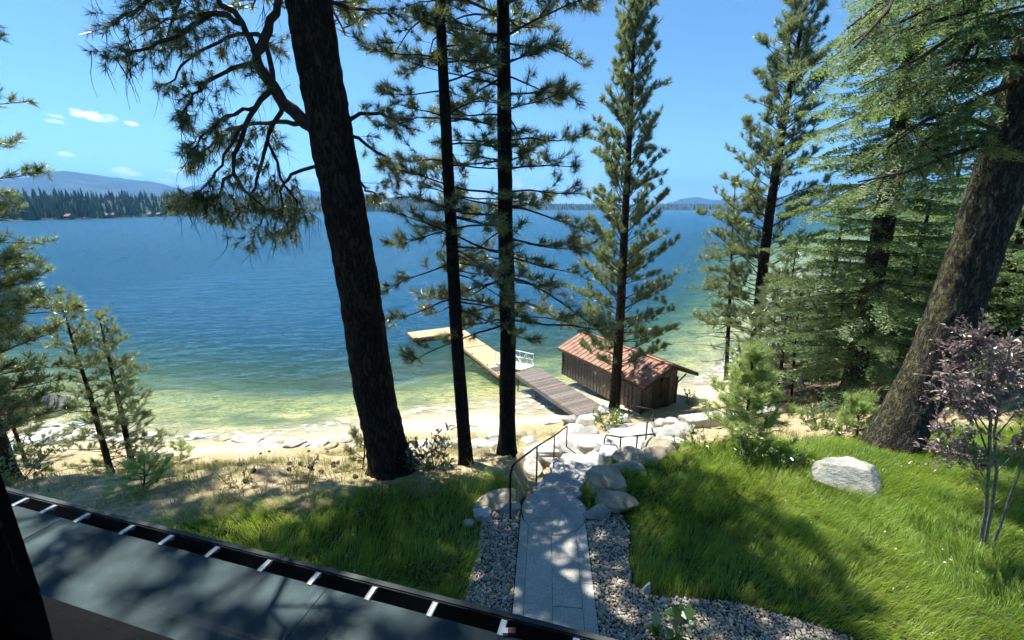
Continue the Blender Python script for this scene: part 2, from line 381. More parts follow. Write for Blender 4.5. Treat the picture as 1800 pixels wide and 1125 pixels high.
bedc = nt.mix(nt.smooth(nt.math('ADD', caustic, nt.math('MULTIPLY', nt.math('SUBTRACT', n1, .5), .35)), .0, .16), (.62, .55, .28), (.19, .21, .09))
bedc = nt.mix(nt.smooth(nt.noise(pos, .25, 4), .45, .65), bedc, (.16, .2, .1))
shade_duff = nt.mix(nt.smooth(n2, .35, .7), (.07, .05, .035), (.19, .14, .09))  # needle duff on the forest floor, its dark colour also replacing missing tree shade
litter = nt.mix(nt.attr('shade_duff'), litter, shade_duff)
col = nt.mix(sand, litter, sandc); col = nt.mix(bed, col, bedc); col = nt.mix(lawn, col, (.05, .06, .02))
principled(nt, out, col, .95, nt.bump(nt.math('ADD', n3, n2), .5, .05), spec=.1)

# water ---------------------------------------------------------------------
m, nt, out = new_mat('water'); M['water'] = m
pos = geo_pos(nt); dep = nt.attr('depth')
def wave(scale, sx, sy, rot, det=3, rough=.5):
    return nt.noise(nt.mapping(pos, (sx, sy, 1), (0, 0, rot)), scale, det, rough)
h = nt.math('ADD', nt.math('MULTIPLY', wave(.22, 1, 2.6, .15), .5), nt.math('MULTIPLY', wave(.9, 1, 2.2, -.25), .42))
h = nt.math('ADD', h, nt.math('MULTIPLY', wave(3.2, 1, 1.9, .2, 3, .6), .16))
far = nt.attr('far')
calm = nt.math('MULTIPLY', nt.math('ADD', .3, nt.math('MULTIPLY', nt.smooth(dep, 0.0, 2.5), .7)), nt.math('SUBTRACT', 1.0, nt.math('MULTIPLY', far, .35)))
nrm = nt.add('ShaderNodeBump', {'Height': nt.math('MULTIPLY', h, calm), 'Strength': 1.0, 'Distance': 1.5}).outputs[0]
shal = nt.math('SUBTRACT', 1.0, nt.math('POWER', 2.718, nt.math('MULTIPLY', dep, -.40)))
body = nt.ramp(nt.math('DIVIDE', dep, 10.0), [(0, (.11, .17, .07)), (.10, (.075, .15, .075)), (.2, (.035, .11, .095)), (.36, (.013, .072, .115)), (.6, (.010, .064, .128)), (1, (.010, .068, .138))])
tint = nt.ramp(nt.math('DIVIDE', dep, 4.0), [(0, (.97, .98, .95)), (.35, (.72, .88, .62)), (1, (.25, .62, .5))])
tr = nt.add('ShaderNodeBsdfTransparent', {0: tint}); df = nt.add('ShaderNodeBsdfDiffuse', {0: body, 'Normal': nrm})
bodysh = nt.add('ShaderNodeMixShader', {0: shal, 1: tr.outputs[0], 2: df.outputs[0]})
gl = nt.add('ShaderNodeBsdfGlossy', {0: (1, 1, 1, 1), 'Roughness': nt.math('ADD', .09, nt.math('MULTIPLY', far, .03)), 'Normal': nrm})
fr = nt.math('MULTIPLY', nt.add('ShaderNodeFresnel', {0: 1.33, 1: nrm}).outputs[0], nt.math('SUBTRACT', 1.0, nt.math('MULTIPLY', far, .35)))
ws = nt.add('ShaderNodeMixShader', {0: fr, 1: bodysh.outputs[0], 2: gl.outputs[0]})
foam_n = nt.noise(nt.mapping(pos, (1, 2.0, 1)), 2.6, 5, .65)
fline = nt.math('ADD', dep, nt.math('MULTIPLY', nt.math('SUBTRACT', nt.noise(pos, .35, 3), .5), .5))
fm = nt.math('MULTIPLY', nt.smooth(fline, .02, .09), nt.math('SUBTRACT', 1.0, nt.smooth(fline, .12, .22)))
fm = nt.math('MULTIPLY', fm, nt.smooth(foam_n, .52, .62))
foam = nt.add('ShaderNodeBsdfDiffuse', {0: (.8, .82, .82, 1)})
ws2 = nt.add('ShaderNodeMixShader', {0: nt.math('MULTIPLY', fm, .85), 1: ws.outputs[0], 2: foam.outputs[0]})
nt.l.new(ws2.outputs[0], out.inputs[0])

m, nt, out = new_mat('forest_far'); M['forest_far'] = m
v = nt.attr('var'); principled(nt, out, nt.mix(v, (.025, .05, .028), (.13, .16, .06)), .95, None, spec=.05)
m, nt, out = new_mat('mountain'); M['mountain'] = m
pos = geo_pos(nt)
c = nt.mix(nt.smooth(nt.noise(pos, .004, 6, .65), .45, .62), (.022, .040, .032), (.08, .085, .07))
c = nt.mix(nt.smooth(nt.noise(pos, .02, 5, .7), .4, .7), c, (.035, .055, .04))
principled(nt, out, c, .95, None, spec=.05)
#@@ setting

# ================================================================== SETTING
def axis_pts(parts):
    return np.unique(np.concatenate([np.linspace(a, b, n) for a, b, n in parts]))
xs = axis_pts([(-8000, -400, 6), (-400, -60, 14), (-60, -26, 35), (-26, -6, 70), (-6, 8, 95), (8, 16, 38), (16, 34, 36), (34, 80, 30), (80, 500, 12), (500, 8000, 6)])
ys = axis_pts([(-3000, -20, 6), (-20, 3, 14), (3, 12, 70), (12, 26, 76), (26, 46, 44), (46, 120, 30), (120, 700, 14), (700, 9000, 8)])
X, Y = np.meshgrid(xs, ys); Z = terrain(X, Y); U = u_of(X, Y)
def lawn_mask(x, y):
    x = np.asarray(x, float); y = np.asarray(y, float); u = u_of(x, y); wob = (fbm(x * .8, y * .8, 21) - .47) * 2.0
    right = np.clip((8.6 + np.clip((x - 2) * .08, 0, .6) - u + wob * .9) / .5, 0, 1) * (x > 1.2)
    left = np.clip((7.7 - u + wob + np.clip((-x - 3) * -.22, -2.0, 0)) / .6, 0, 1) * (x <= 1.2)
    return right + left
nx, ny = len(xs), len(ys); ii = np.arange(ny - 1)[:, None] * nx + np.arange(nx - 1)[None, :]
quads = np.stack([ii, ii + 1, ii + nx + 1, ii + nx], -1).reshape(-1, 4)
sandm = np.clip((15.5 + np.interp(Y, [0, 24, 30], [0, 0, 3]) - X) / 2.5, 0, 1) * np.clip((U - np.interp(X, [-7, -3], [20.0, 18.2]) + (fbm(X * .5, Y * .5, 5) - .47) * 2) / 1.2, 0, 1)
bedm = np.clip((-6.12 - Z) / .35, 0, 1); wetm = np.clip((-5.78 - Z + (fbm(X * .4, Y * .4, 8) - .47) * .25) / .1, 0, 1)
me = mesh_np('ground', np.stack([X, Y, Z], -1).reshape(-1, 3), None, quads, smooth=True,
             attrs={'lawn': lawn_mask(X, Y).ravel(), 'sand': sandm.ravel(), 'shade_duff': (np.clip((X - 10.5) / 3, 0, 1) * np.clip((Y - 14) / 3, 0, 1)).ravel(), 'bed': bedm.ravel(), 'wet': wetm.ravel()})
tag(link('ground', me, M['soil']), 'sandy slope and beach running down into the lake', kind='structure')

# lake sheet
xs2 = axis_pts([(-9000, -400, 6), (-400, -70, 12), (-70, -42, 20), (-42, 26, 125), (26, 70, 28), (70, 400, 12), (400, 9000, 6)])
ys2 = axis_pts([(18, 60, 150), (60, 150, 90), (150, 800, 24), (800, 9000, 8)])
X2, Y2 = np.meshgrid(xs2, ys2); dep = np.clip(-6.0 - terrain(X2, Y2, False), -1, 40)
wv_ = (fbm(X2 * .24 + Y2 * .05, Y2 * .66 - X2 * .06, 71, 2) - .38) * .24 + (fbm(X2 * .6 - Y2 * .1, Y2 * 1.6, 77, 2) - .38) * .19
Z2 = -6.0 + wv_ * np.clip(dep / 1.6, .06, 1) * np.clip((155 - Y2) / 60, 0, 1) * np.clip((70 - np.abs(X2)) / 25, 0, 1)
nx, ny = len(xs2), len(ys2); ii = np.arange(ny - 1)[:, None] * nx + np.arange(nx - 1)[None, :]
me = mesh_np('lake', np.stack([X2, Y2, Z2], -1).reshape(-1, 3), None, np.stack([ii, ii + 1, ii + nx + 1, ii + nx], -1).reshape(-1, 4), smooth=True, attrs={'depth': dep.ravel(), 'far': np.clip((np.hypot(X2, Y2) - 40) / 260, 0, 1).ravel() ** .6})
tag(link('lake', me, M['water']), 'rippled blue lake with clear green shallows', kind='structure')

# far shore, forest, mountains -------------------------------------------------
def shore_dist(px):   # metres to the far shore for an image column
    return np.interp(px, [-600, 0, 150, 420, 640, 760, 1000, 1250, 1800, 2600], [520, 600, 640, 900, 1300, 1700, 2300, 2600, 2900, 3200])
def col_dir(px): r = ray(px, 365.5); r = np.array([r[0], r[1], 0]); return r / np.linalg.norm(r)
pxs = np.linspace(-600, 2600, 200)
rows = []; offs = [-30, 0, 12, 60, 200, 500, 1200]
for px in pxs:
    d = col_dir(px); sd = shore_dist(px); rise = np.interp(px, [-600, 200, 420, 700, 1000, 2600], [30, 32, 46, 60, 34, 30])
    rows.append([np.append((d * (sd + o))[:2], zz) for o, zz in zip(offs, (-14, -5.9, -4.6, -2, rise * .35, rise * .8, rise))])
V = np.array(rows).reshape(-1, 3); k = len(offs); ii = np.arange(len(pxs) - 1)[:, None] * k + np.arange(k - 1)[None, :]
me = mesh_np('far_shore', V, None, np.stack([ii, ii + k, ii + k + 1, ii + 1], -1).reshape(-1, 4), smooth=True)
tag(link('far_shore', me, M['mountain']), 'low wooded land along the far side of the lake', kind='structure')
VV = []; TT = []; var = []; nv = 0
r2 = np.random.default_rng(5)
for i in range(4200):
    px = r2.uniform(-250, 2100); d = col_dir(px); sd = shore_dist(px); back = r2.uniform(0, 1) ** 1.6 * 420 + 6
    rise = np.interp(px, [-600, 200, 420, 700, 1000, 2600], [30, 32, 46, 60, 34, 30])
    z0 = np.interp(back, offs, [-14, -5.9, -4.6, -2, rise * .35, rise * .8, rise])
    c = d * (sd + back); h = (7 + 12 * r2.uniform(0, 1) ** 1.3) * (1.2 if px > 640 else 1); rad = h * r2.uniform(.13, .2)
    kk = 7; a0 = r2.uniform(0, 6); tint = r2.uniform(0, 1)
    for t0, t1, rr in ((.05, .55, 1.0), (.32, .8, .72), (.6, 1.0, .45)):
        a = a0 + np.arange(kk) * 2 * pi / kk + r2.uniform(-.3, .3, kk); q = rad * rr * r2.uniform(.65, 1.2, kk)
        ring = np.stack([c[0] + np.cos(a) * q, c[1] + np.sin(a) * q, z0 + h * (t0 + r2.uniform(-.04, .04, kk))], -1)
        VV.append(np.vstack([ring, [c[0] + r2.normal() * .3, c[1], z0 + h * t1]])); TT.append(np.stack([nv + np.arange(kk), nv + (np.arange(kk) + 1) % kk, np.full(kk, nv + kk)], -1))
        var += [tint] * (kk + 1); nv += kk + 1
tag(link('forest', mesh_np('forest', np.vstack(VV), np.vstack(TT), None, var, False), M['forest_far']), 'dark conifer forest lining the far shore', 'forest', kind='stuff')

def ridge(name, label, px, py, dist, seed):
    px = np.array(px, float); py = np.array(py, float); q = np.linspace(px[0], px[-1], 240); top = np.interp(q, px, py)
    top = top + (fbm(q * .05, q * 0 + seed, seed) - .47) * 5
    V = []; t = np.linspace(0, 1, 30)
    NZ = (fbm(np.repeat(q[:, None], 30, 1) * .02, np.repeat(t[None] * 5.0, len(q), 0), seed) - .47) * .26
    for iq, (x_, y_) in enumerate(zip(q, top)):
        d = col_dir(x_); rr = ray(x_, y_); tanel = rr[2] / sqrt(rr[0] ** 2 + rr[1] ** 2); H = max(tanel * dist, 5) + 5.5
        for js, s in enumerate(t):
            f = min(1.0, s / .8); g = f * f * (3 - 2 * f) * .35 + f * .65
            if s > .8: g = 1 - (s - .8) / .2 * .5
            rad = dist * (.62 + .38 * f) if s <= .8 else dist * (1 + (s - .8) * .6)
            nz = NZ[iq, js] * (1 - abs(f - .5) * 2 if s < .8 else 0)
            V.append((d[0] * rad, d[1] * rad, -8 + (H + 8) * max(0, g + float(nz))))
    k = len(t); ii = np.arange(len(q) - 1)[:, None] * k + np.arange(k - 1)[None, :]
    me = mesh_np(name, V, None, np.stack([ii, ii + k, ii + k + 1, ii + 1], -1).reshape(-1, 4), smooth=True)
    tag(link(name, me, M['mountain']), label, kind='structure')
ridge('mountain', 'long blue hazy mountain ridge at the left horizon', [-700, -300, -60, 70, 95, 135, 190, 240, 275, 300, 345, 420, 520, 640], [330, 310, 318, 312, 303, 300, 308, 316, 320, 326, 338, 350, 358, 364], 6200, 3)
ridge('mountain', 'low pale peaks behind the big pine trunk', [240, 300, 340, 380, 420, 470, 520, 600, 680, 740, 800, 900, 1000], [360, 338, 326, 322, 328, 322, 332, 340, 347, 352, 350, 357, 362], 9500, 7)
ridge('mountain', 'faint blue hill above the right horizon', [1120, 1170, 1200, 1225, 1250, 1300, 1360, 1450, 1560, 1700, 1900, 2300], [363, 358, 350, 347, 351, 353, 346, 340, 344, 335, 330, 345], 8800, 12)

# air
hb = MB(); hb.box((0, 4000, 297), (24000, 16000, 690)); hz = hb.build('haze', None)
m, nt, out = new_mat('air'); nt.l.new(nt.add('ShaderNodeVolumePrincipled', {'Color': (.17, .47, 1, 1), 'Density': 1.2e-4, 'Anisotropy': .2}).outputs[0], out.inputs[1])
hz.data.materials.append(m); tag(hz, 'pale blue haze over the lake', 'haze', kind='stuff')
#@@ house

# ================================================================== HOUSE (the room the picture is taken from)
WL = np.array([-.9641, .2656, 0]); WN = np.array([.2656, .9641, 0]); UP = np.array([0, 0, 1.0]); AX = (WL, WN, UP)
def wp(l, n, z): return WL * l + WN * n + UP * z
house = empty('house', (0, 0, 0), 'dark window frame and low roof of the house at the picture edge', 'house')
D0 = .572; NO = (D0 + .065) / D0; L_J = float(upz(72, 1040, 4.5) @ WL) * NO; L_R = -1.25; SILL = 5.5 - NO
# wall around the opening, outside face at D0+.12
for nm, l0, l1, z0, z1 in (('wall', L_J + .09, L_J + 3.2, -.4, 7.2), ('wall', L_R - 3, L_R, -.4, 7.2), ('wall', L_R, L_J + .09, -.4, SILL - .16), ('wall', L_R, L_J + .09, 6.75, 7.2)):
    boxpart(nm, M['room'], house, wp((l0 + l1) / 2, D0 - .05, (z0 + z1) / 2), (l1 - l0, .2, z1 - z0), AX)
boxpart('floor', M['room'], house, wp(0, -1.6, 3.78), (7, 4, .15), AX)
boxpart('ceiling', M['room'], house, wp(0, -1.6, 7.0), (7, 4, .15), AX)
boxpart('back_wall', M['room'], house, wp(0, -3.4, 5.4), (7, .15, 3.1), AX)
for l in (-3.4, 3.4): boxpart('side_wall', M['room'], house, wp(l, -1.5, 5.4), (.15, 3.7, 3.1), AX)
wf = boxpart('window_frame', M['frame_black'], house, wp(L_J + .045, D0, (SILL + 6.75) / 2), (.09, .13, 6.75 - SILL), AX)
for nm, args in (('jamb', (wp(L_R - .03, D0, (SILL + 6.75) / 2), (.09, .13, 6.75 - SILL))), ('head', (wp((L_R + L_J) / 2, D0, 6.72), (L_J - L_R, .12, .07))),
                 ('sash_rail', (wp((L_R + L_J) / 2, D0 + .01, SILL - .032), (L_J - L_R + .1, .10, .06))),
                 ('sill', (wp((L_R + L_J) / 2, D0 - .10, SILL - .105), (L_J - L_R + .3, .30, .05))),
                 ('casing', (wp(L_J + .13, D0 - .09, (SILL + 6.8) / 2), (.12, .04, 6.8 - SILL + .2)))):
    boxpart(nm, M['frame_black'], wf, args[0], args[1], AX)
boxpart('track', M['frame_track'], wf, wp((L_R + L_J) / 2, D0 - .085, SILL - .072), (L_J - L_R, .008, .012), AX)
boxpart('pane', M['glass'], wf, wp((L_R + L_J) / 2, D0 + .035, (SILL + 6.7) / 2), (L_J - L_R, .006, 6.7 - SILL), AX)
ZG = 3.3; LIP = upz(652, 1028, ZG) @ WN; INN = upz(650, 1056, ZG) @ WN
b = MB(); l0, l1 = -6.0, 8.0
b.box(wp(1, (D0 + .12 + INN) / 2, ZG - .015), (14, INN - D0 - .12, .05), AX); b.build('lower_roof', M['roof_dark'], house)
gut = MB()
gut.box(wp(1, LIP - .008, ZG - .055), (14, .016, .15), AX); gut.box(wp(1, LIP + .004, ZG + .024), (14, .03, .012), AX)
gut.box(wp(1, (LIP + INN) / 2 - .01, ZG - .125), (14, LIP - INN, .012), AX); gut.box(wp(1, INN + .012, ZG - .085), (14, .014, .08), AX)
gutter = gut.build('gutter', M['gutter'], house)
lr = [o for o in house.children if o.name.startswith('lower_roof')][0]
for l in (-.55, 1.65, 3.9): boxpart('seam', M['roof_dark'], lr, wp(l, (D0 + .12 + INN) / 2, ZG + .0125), (.07, INN - D0 - .15, .004), AX)
for bx, by in ((45, 882), (97, 893), (152, 910), (230, 931), (300, 948), (381, 968), (470, 995), (556, 1017), (655, 1043), (762, 1071), (884, 1104), (1012, 1136)):
    p = upz(bx, by, ZG); l = p @ WL; n0 = INN - .012; n1 = LIP - .02
    bb = MB(); bb.box(wp(l, (n0 + n1) / 2, ZG + .016), (.034, n1 - n0, .005), AX); bb.box(wp(l, n1 - .012, ZG + .004), (.022, .024, .022), AX); bb.box(wp(l - .013, (n0 + n1) / 2, ZG + .021), (.004, n1 - n0 - .01, .006), AX); bb.box(wp(l + .013, (n0 + n1) / 2, ZG + .021), (.004, n1 - n0 - .01, .006), AX)
    bb.build('bracket', M['alu'], gutter)
sp = upz(893, 1117, ZG); sc = empty('scrap', sp + [0, 0, .012], 'tiny red and white scrap by the last gutter bracket', 'scrap')
boxpart('white_half', M['white_paint'], sc, (-.014, 0, .012), (.028, .03, .022)); boxpart('red_half', M['scrap_red'], sc, (.02, .003, .011), (.04, .03, .02))
#@@ trees

# ================================================================== TREES
def rnd(a, b): return float(rng.uniform(a, b))
def perp_basis(A):
    ref = np.where(np.abs(A[:, 2:3]) < .9, np.array([[0, 0, 1.0]]), np.array([[1.0, 0, 0]]))
    u = cross(A, ref); u /= np.linalg.norm(u, axis=1)[:, None] + 1e-9
    return u, cross(A, u)
class Tufts:
    def __init__(s): s.p = []; s.a = []; s.s = []
    def add(s, p, a, size): s.p.append(p); s.a.append(a); s.s.append(size)
    def mesh(s, n, width, tmin=18, tmax=85, stem=.55):
        if not s.p: return None
        Pp = np.array(s.p); A = np.array(s.a); A /= np.linalg.norm(A, axis=1)[:, None] + 1e-9; Sz = np.array(s.s); N = len(Pp)
        u, w = perp_basis(A)
        ph = rng.uniform(0, 2 * pi, (N, n)); th = np.radians(rng.uniform(tmin, tmax, (N, n))); t = rng.uniform(-stem, .12, (N, n))
        th = th * (1 - .35 * (t > 0))
        d = A[:, None] * np.cos(th)[..., None] + (u[:, None] * np.cos(ph)[..., None] + w[:, None] * np.sin(ph)[..., None]) * np.sin(th)[..., None]
        d[..., 2] += .08
        base = Pp[:, None] + A[:, None] * (t * Sz[:, None])[..., None]
        ln = Sz[:, None] * rng.uniform(.65, 1.1, (N, n)); tip = base + d * ln[..., None]
        side = cross(d, rng.normal(size=(N, n, 3))); side /= np.linalg.norm(side, axis=2)[..., None] + 1e-9
        wd = width * rng.uniform(.7, 1.3, (N, n, 1))
        V = np.stack([base - side * wd / 2, base + side * wd / 2, tip], 2).reshape(-1, 3)
        T = np.arange(len(V)).reshape(-1, 3)
        var = np.repeat(np.clip(rng.normal(.45, .22, N), 0, 1), n * 3) * .7 + np.repeat(rng.uniform(0, .3, N * n), 3)
        return V, T, var
def polyline(p0, d, L, segs, droop=0.0, wob=.12):
    pts = np.empty((segs + 1, 3)); x, y, z = float(p0[0]), float(p0[1]), float(p0[2]); d = norm(d); a, b, c = float(d[0]), float(d[1]), float(d[2]); st = L / segs
    pts[0] = x, y, z; w = (rng.standard_normal((segs, 3)) * wob).tolist()
    for i in range(segs):
        a += w[i][0]; b += w[i][1]; c += w[i][2] + droop; k = 1 / math.sqrt(a * a + b * b + c * c + 1e-12); a *= k; b *= k; c *= k
        x += a * st; y += b * st; z += c * st; pts[i + 1] = x, y, z
    return pts
def twig_set(B, TF, pts, r0, size, density, bare=.35, lt=(.25, .6), spread=1.0, up=.25, ntuft=2, flat=.55, sub=True, dead=0.0):
    """side twigs with needle tufts along the outer part of a branch"""
    n = len(pts); seg = np.linalg.norm(np.diff(pts, axis=0), axis=1); L = seg.sum(); cum = np.concatenate([[0], np.cumsum(seg)])
    nt_ = max(2, int(L * (1 - bare) * density + rng.uniform(0, 1)))
    for s in np.sort(rng.uniform(bare, 1, nt_)):
        x = s * L; i = min(n - 2, int(np.searchsorted(cum, x) - 1)); i = max(i, 0); f = (x - cum[i]) / (seg[i] + 1e-9)
        p = pts[i] * (1 - f) + pts[i + 1] * f; d = norm(pts[i + 1] - pts[i]); sd = norm(cross(d, [0, 0, 1])) * rng.choice([-1, 1])
        dd = norm(d * rnd(.35, .9) + sd * rnd(.3, 1.0) * spread + np.array([0, 0, rnd(-.35, .5) * flat + up]))
        l = rnd(*lt) * (1.15 - .5 * s); tp = polyline(p, dd, l, 3, up * .3, .16); B.tube(tp, [r0 * .5, r0 * .4, r0 * .33, r0 * .22], 3, False)
        if rng.uniform() < dead: continue
        TF.add(tp[-1], tp[-1] - tp[-2], size * rnd(.8, 1.15))
        if ntuft > 1: TF.add(tp[2], norm(tp[2] - tp[1]), size * rnd(.7, 1.0))
        if sub:
            for q in range(ntuft - 1):
                j = rng.integers(1, 3); d2 = norm(norm(tp[j + 1] - tp[j]) + rng.normal(0, .55, 3) + [0, 0, up]); e = polyline(tp[j], d2, l * rnd(.3, .55), 2, up * .3, .1)
                B.tube(e, [r0 * .35, r0 * .28, r0 * .2], 3, False); TF.add(e[-1], d2, size * rnd(.75, 1.1))
    TF.add(pts[-1], pts[-1] - pts[-2], size)
def trunk_mesh(axis, rad, flare=1.25, k=24, rough=.03, seed=0, nz=None):
    axis = np.asarray(axis, float); n = nz or 40; t = np.linspace(0, 1, n); q = np.linspace(0, 1, len(axis))
    c = np.stack([np.interp(t, q, axis[:, i]) for i in range(3)], -1); H = np.linalg.norm(axis[-1] - axis[0])
    r = np.interp(t, np.linspace(0, 1, len(rad)), rad); hgt = t * H
    a = np.arange(k) * 2 * pi / k
    fl = 1 + (flare - 1) * np.exp(-hgt / (rad[0] * 1.6))[:, None] * (1 + .35 * np.sin(a * 5 + seed) + .2 * np.sin(a * 3 + 2 * seed))[None, :]
    nz_ = 1 + rough * (vnoise(a[None, :] * 4 + 10 + seed, hgt[:, None] * 3.0, seed) - .5) * 2 + rough * .6 * (vnoise(a[None, :] * 11 + 10, hgt[:, None] * 7.0, seed + 4) - .5) * 2
    # close the seam
    nz_[:, -1] = (nz_[:, -1] + nz_[:, 0]) / 2
    rr = r[:, None] * fl * nz_
    V = np.stack([c[:, 0:1] + np.cos(a) * rr, c[:, 1:2] + np.sin(a) * rr, np.repeat(c[:, 2:3], k, 1)], -1)
    i = np.arange(n - 1)[:, None] * k; j = np.arange(k)[None, :]; j2 = (j + 1) % k
    Q = np.stack([i + j, i + j2, i + k + j2, i + k + j], -1).reshape(-1, 4)
    return V.reshape(-1, 3), Q
class Tree:
    def __init__(s, name, base, label, cat='tree', group=None):
        s.base = np.array(base, float); s.root = empty(name, s.base, label, cat, group); s.B = MB(); s.T = Tufts(); s.ax = None
    def trunk(s, axis, rad, mat, **kw):
        s.ax = np.asarray(axis, float); V, Q = trunk_mesh(s.ax, rad, **kw)
        link('trunk', mesh_np('trunk', V - s.base, None, Q, smooth=True), mat, s.root); s.rad = rad
    def at(s, t):
        q = np.linspace(0, 1, len(s.ax)); return np.array([np.interp(t, q, s.ax[:, i]) for i in range(3)])
    def atz(s, z):
        return np.array([np.interp(z, s.ax[:, 2], s.ax[:, i]) for i in range(3)])
    def finish(s, twig_mat, needle_mat, n, width, **kw):
        if s.B.n: s.B.build('branches', twig_mat, s.root, smooth=True, origin=s.base)['kind'] = 'stuff'
        zs = kw.pop('zsplit', 1e9); clr = kw.pop('clear_r', 0.0); lw = kw.pop('lodw', 4.0); ln_ = kw.pop('lodn', 3); T2 = Tufts(); T1_ = Tufts()
        for p_, a_, s_2 in zip(s.T.p, s.T.a, s.T.s):
            if clr and p_[2] < zs:
                c_ = s.atz(p_[2])
                if abs(p_[0] - c_[0]) < clr and p_[1] < c_[1] + clr: continue
            (T1_ if p_[2] < zs else T2).add(p_, a_, s_2)
        r = T1_.mesh(n, width, **kw); r2_ = T2.mesh(max(6, n // ln_), width * lw, **kw)
        if r is not None:
            V, T, var = r
            if r2_ is not None: V, T, var = np.vstack([V, r2_[0]]), np.vstack([T, r2_[1] + len(V)]), np.concatenate([var, r2_[2]])
            link('crown', mesh_np('crown', V - s.base, T, None, var, False), needle_mat, s.root)
            s.root['n_tufts'] = len(s.T.p)
    def whorls(s, z0, z1, gap, nper, prof, elev, size, density, bare=.35, r0=.02, droop=-.03, lt=(.25, .6), up=.25, ntuft=2, wob=.1, segs=6, azfilter=None, dead=0.0, flat=.55, lmin=.62):
        z = z0
        while z < z1:
            t = (z - z0) / (z1 - z0); a0 = rnd(0, 6.28); k = max(2, int(round(nper * rnd(.75, 1.25))))
            for q in range(k):
                az = a0 + q * 2 * pi / k + rnd(-.35, .35)
                if azfilter and not azfilter(az, z): continue
                L = prof(t) * rnd(lmin, 1.14)
                if L < .12: continue
                e = R(elev(t) + rnd(-9, 9)); d = np.array([cos(az) * cos(e), sin(az) * cos(e), sin(e)])
                p = s.atz(z + rnd(-.15, .15)); pts = polyline(p, d, L, segs, droop, wob); rr = r0 * (.5 + .5 * L / max(prof(.1), .1))
                s.B.tube(pts, np.linspace(rr, rr * .3, len(pts)), 5, False)
                twig_set(s.B, s.T, pts, rr * .5, size, density, bare, lt, 1.0, up, ntuft, flat, dead=dead)
            z += gap * rnd(.75, 1.25)

def axis_px(base, pts, Ys):
    """trunk axis through image points, each at its own depth"""
    return np.array([base] + [upY(x, y, Y_) for (x, y), Y_ in zip(pts, Ys)])

# --- big ponderosa ---------------------------------------------------------
b = P(683, 838); b[2] -= .12; Yb = b[1] + .35; b[1] = Yb
ax = axis_px(b, [(660, 700), (630, 500), (585, 250), (541, 0)], [Yb] * 4); top = ax[-1] + np.array([-1.5, .1, 18.5]); ax = np.vstack([ax, ax[-1] * .5 + top * .5 + [.1, 0, 0], top])
zq = ax[:, 2] - ax[0, 2]; tq = np.linspace(0, 1, len(ax))
t1 = Tree('pine_tree', b, 'huge dark pine trunk leaning left, drooping twiggy boughs, rising from the shaded lawn edge', 'pine tree')
t1.trunk(ax, [.43, .41, .395, .38, .365, .24, .05], M['bark_pine'], flare=1.38, k=64, rough=.055, seed=3, nz=150)
def limb(tr, pts, r, size, density, bare, **kw):
    P0 = np.array(pts, float); n = len(P0); q = np.linspace(0, 1, n); t = np.linspace(0, 1, n * 3)
    c = np.stack([np.interp(t, q, P0[:, i]) for i in range(3)], -1); c[1:-1] = .25 * c[:-2] + .5 * c[1:-1] + .25 * c[2:]
    c[1:-1] += rng.normal(0, .025, (len(c) - 2, 3)); tr.B.tube(c, np.linspace(r, r * .3, len(c)), 7, False)
    if density: twig_set(tr.B, tr.T, c, .012, size, density, bare, **kw)
    return c
LINES = [np.array([t1.at(q) for q in np.linspace(0, .5, 160)])]
def limb_px(tr, pts, r, size, density, bare, **kw):
    Q = [upY(x, y, Y_) for x, y, Y_ in pts]; A = np.vstack(LINES); i = int(np.argmin(((A - Q[0]) ** 2).sum(1))); Q[0] = A[i]
    c = limb(tr, Q, r, size, density, bare, **kw); LINES.append(c); return c
TK = dict(lt=(.35, .95), up=-.26, ntuft=3, flat=.5, dead=.22)
limb_px(t1, [(548, 240, Yb), (505, 190, Yb - .1), (470, 140, Yb - .3), (452, 95, Yb - .4), (470, 45, Yb - .4), (500, 0, Yb - .3), (480, -80, Yb - .5)], .13, .2, 4, .3, **TK)
limb_px(t1, [(458, 100, Yb - .4), (430, 50, Yb - .6), (390, 20, Yb - .8), (330, 45, Yb - 1.0), (285, 80, Yb - 1.2), (225, 92, Yb - 1.3)], .06, .19, 9, .15, **TK)
limb_px(t1, [(420, 45, Yb - .6), (370, -10, Yb - .8), (300, -20, Yb - .9), (230, 20, Yb - 1.1), (200, 40, Yb - 1.2)], .05, .19, 9, .1, **TK)
limb_px(t1, [(475, 150, Yb - .3), (440, 190, Yb - .4), (420, 250, Yb - .5), (405, 310, Yb - .5), (375, 350, Yb - .6), (320, 355, Yb - .7)], .05, .19, 10, .15, **TK)
limb_px(t1, [(500, 180, Yb - .1), (470, 240, Yb + .3), (455, 300, Yb + .5), (440, 350, Yb + .6), (400, 385, Yb + .8)], .045, .19, 10, .2, **TK)
limb_px(t1, [(560, 290, Yb), (520, 300, Yb + .4), (490, 330, Yb + .6), (500, 390, Yb + .7), (520, 405, Yb + .8)], .04, .19, 9, .15, **TK)
limb_px(t1, [(545, 235, Yb), (480, 215, Yb + .8), (420, 220, Yb + 1.2), (360, 260, Yb + 1.4), (330, 300, Yb + 1.5)], .05, .19, 9, .25, **TK)
limb_px(t1, [(535, 120, Yb), (470, 60, Yb + .6), (400, 60, Yb + 1), (330, 110, Yb + 1.2), (290, 150, Yb + 1.3)], .05, .19, 9, .25, **TK)
limb_px(t1, [(455, 110, Yb - .4), (400, 120, Yb - .8), (345, 160, Yb - 1), (320, 200, Yb - 1.1)], .04, .19, 10, .1, **TK)
limb_px(t1, [(600, 200, Yb), (650, 195, Yb + .3), (690, 210, Yb + .5), (725, 235, Yb + .7)], .045, .19, 11, .2, lt=(.3, .7), up=-.1, ntuft=3, flat=.6)
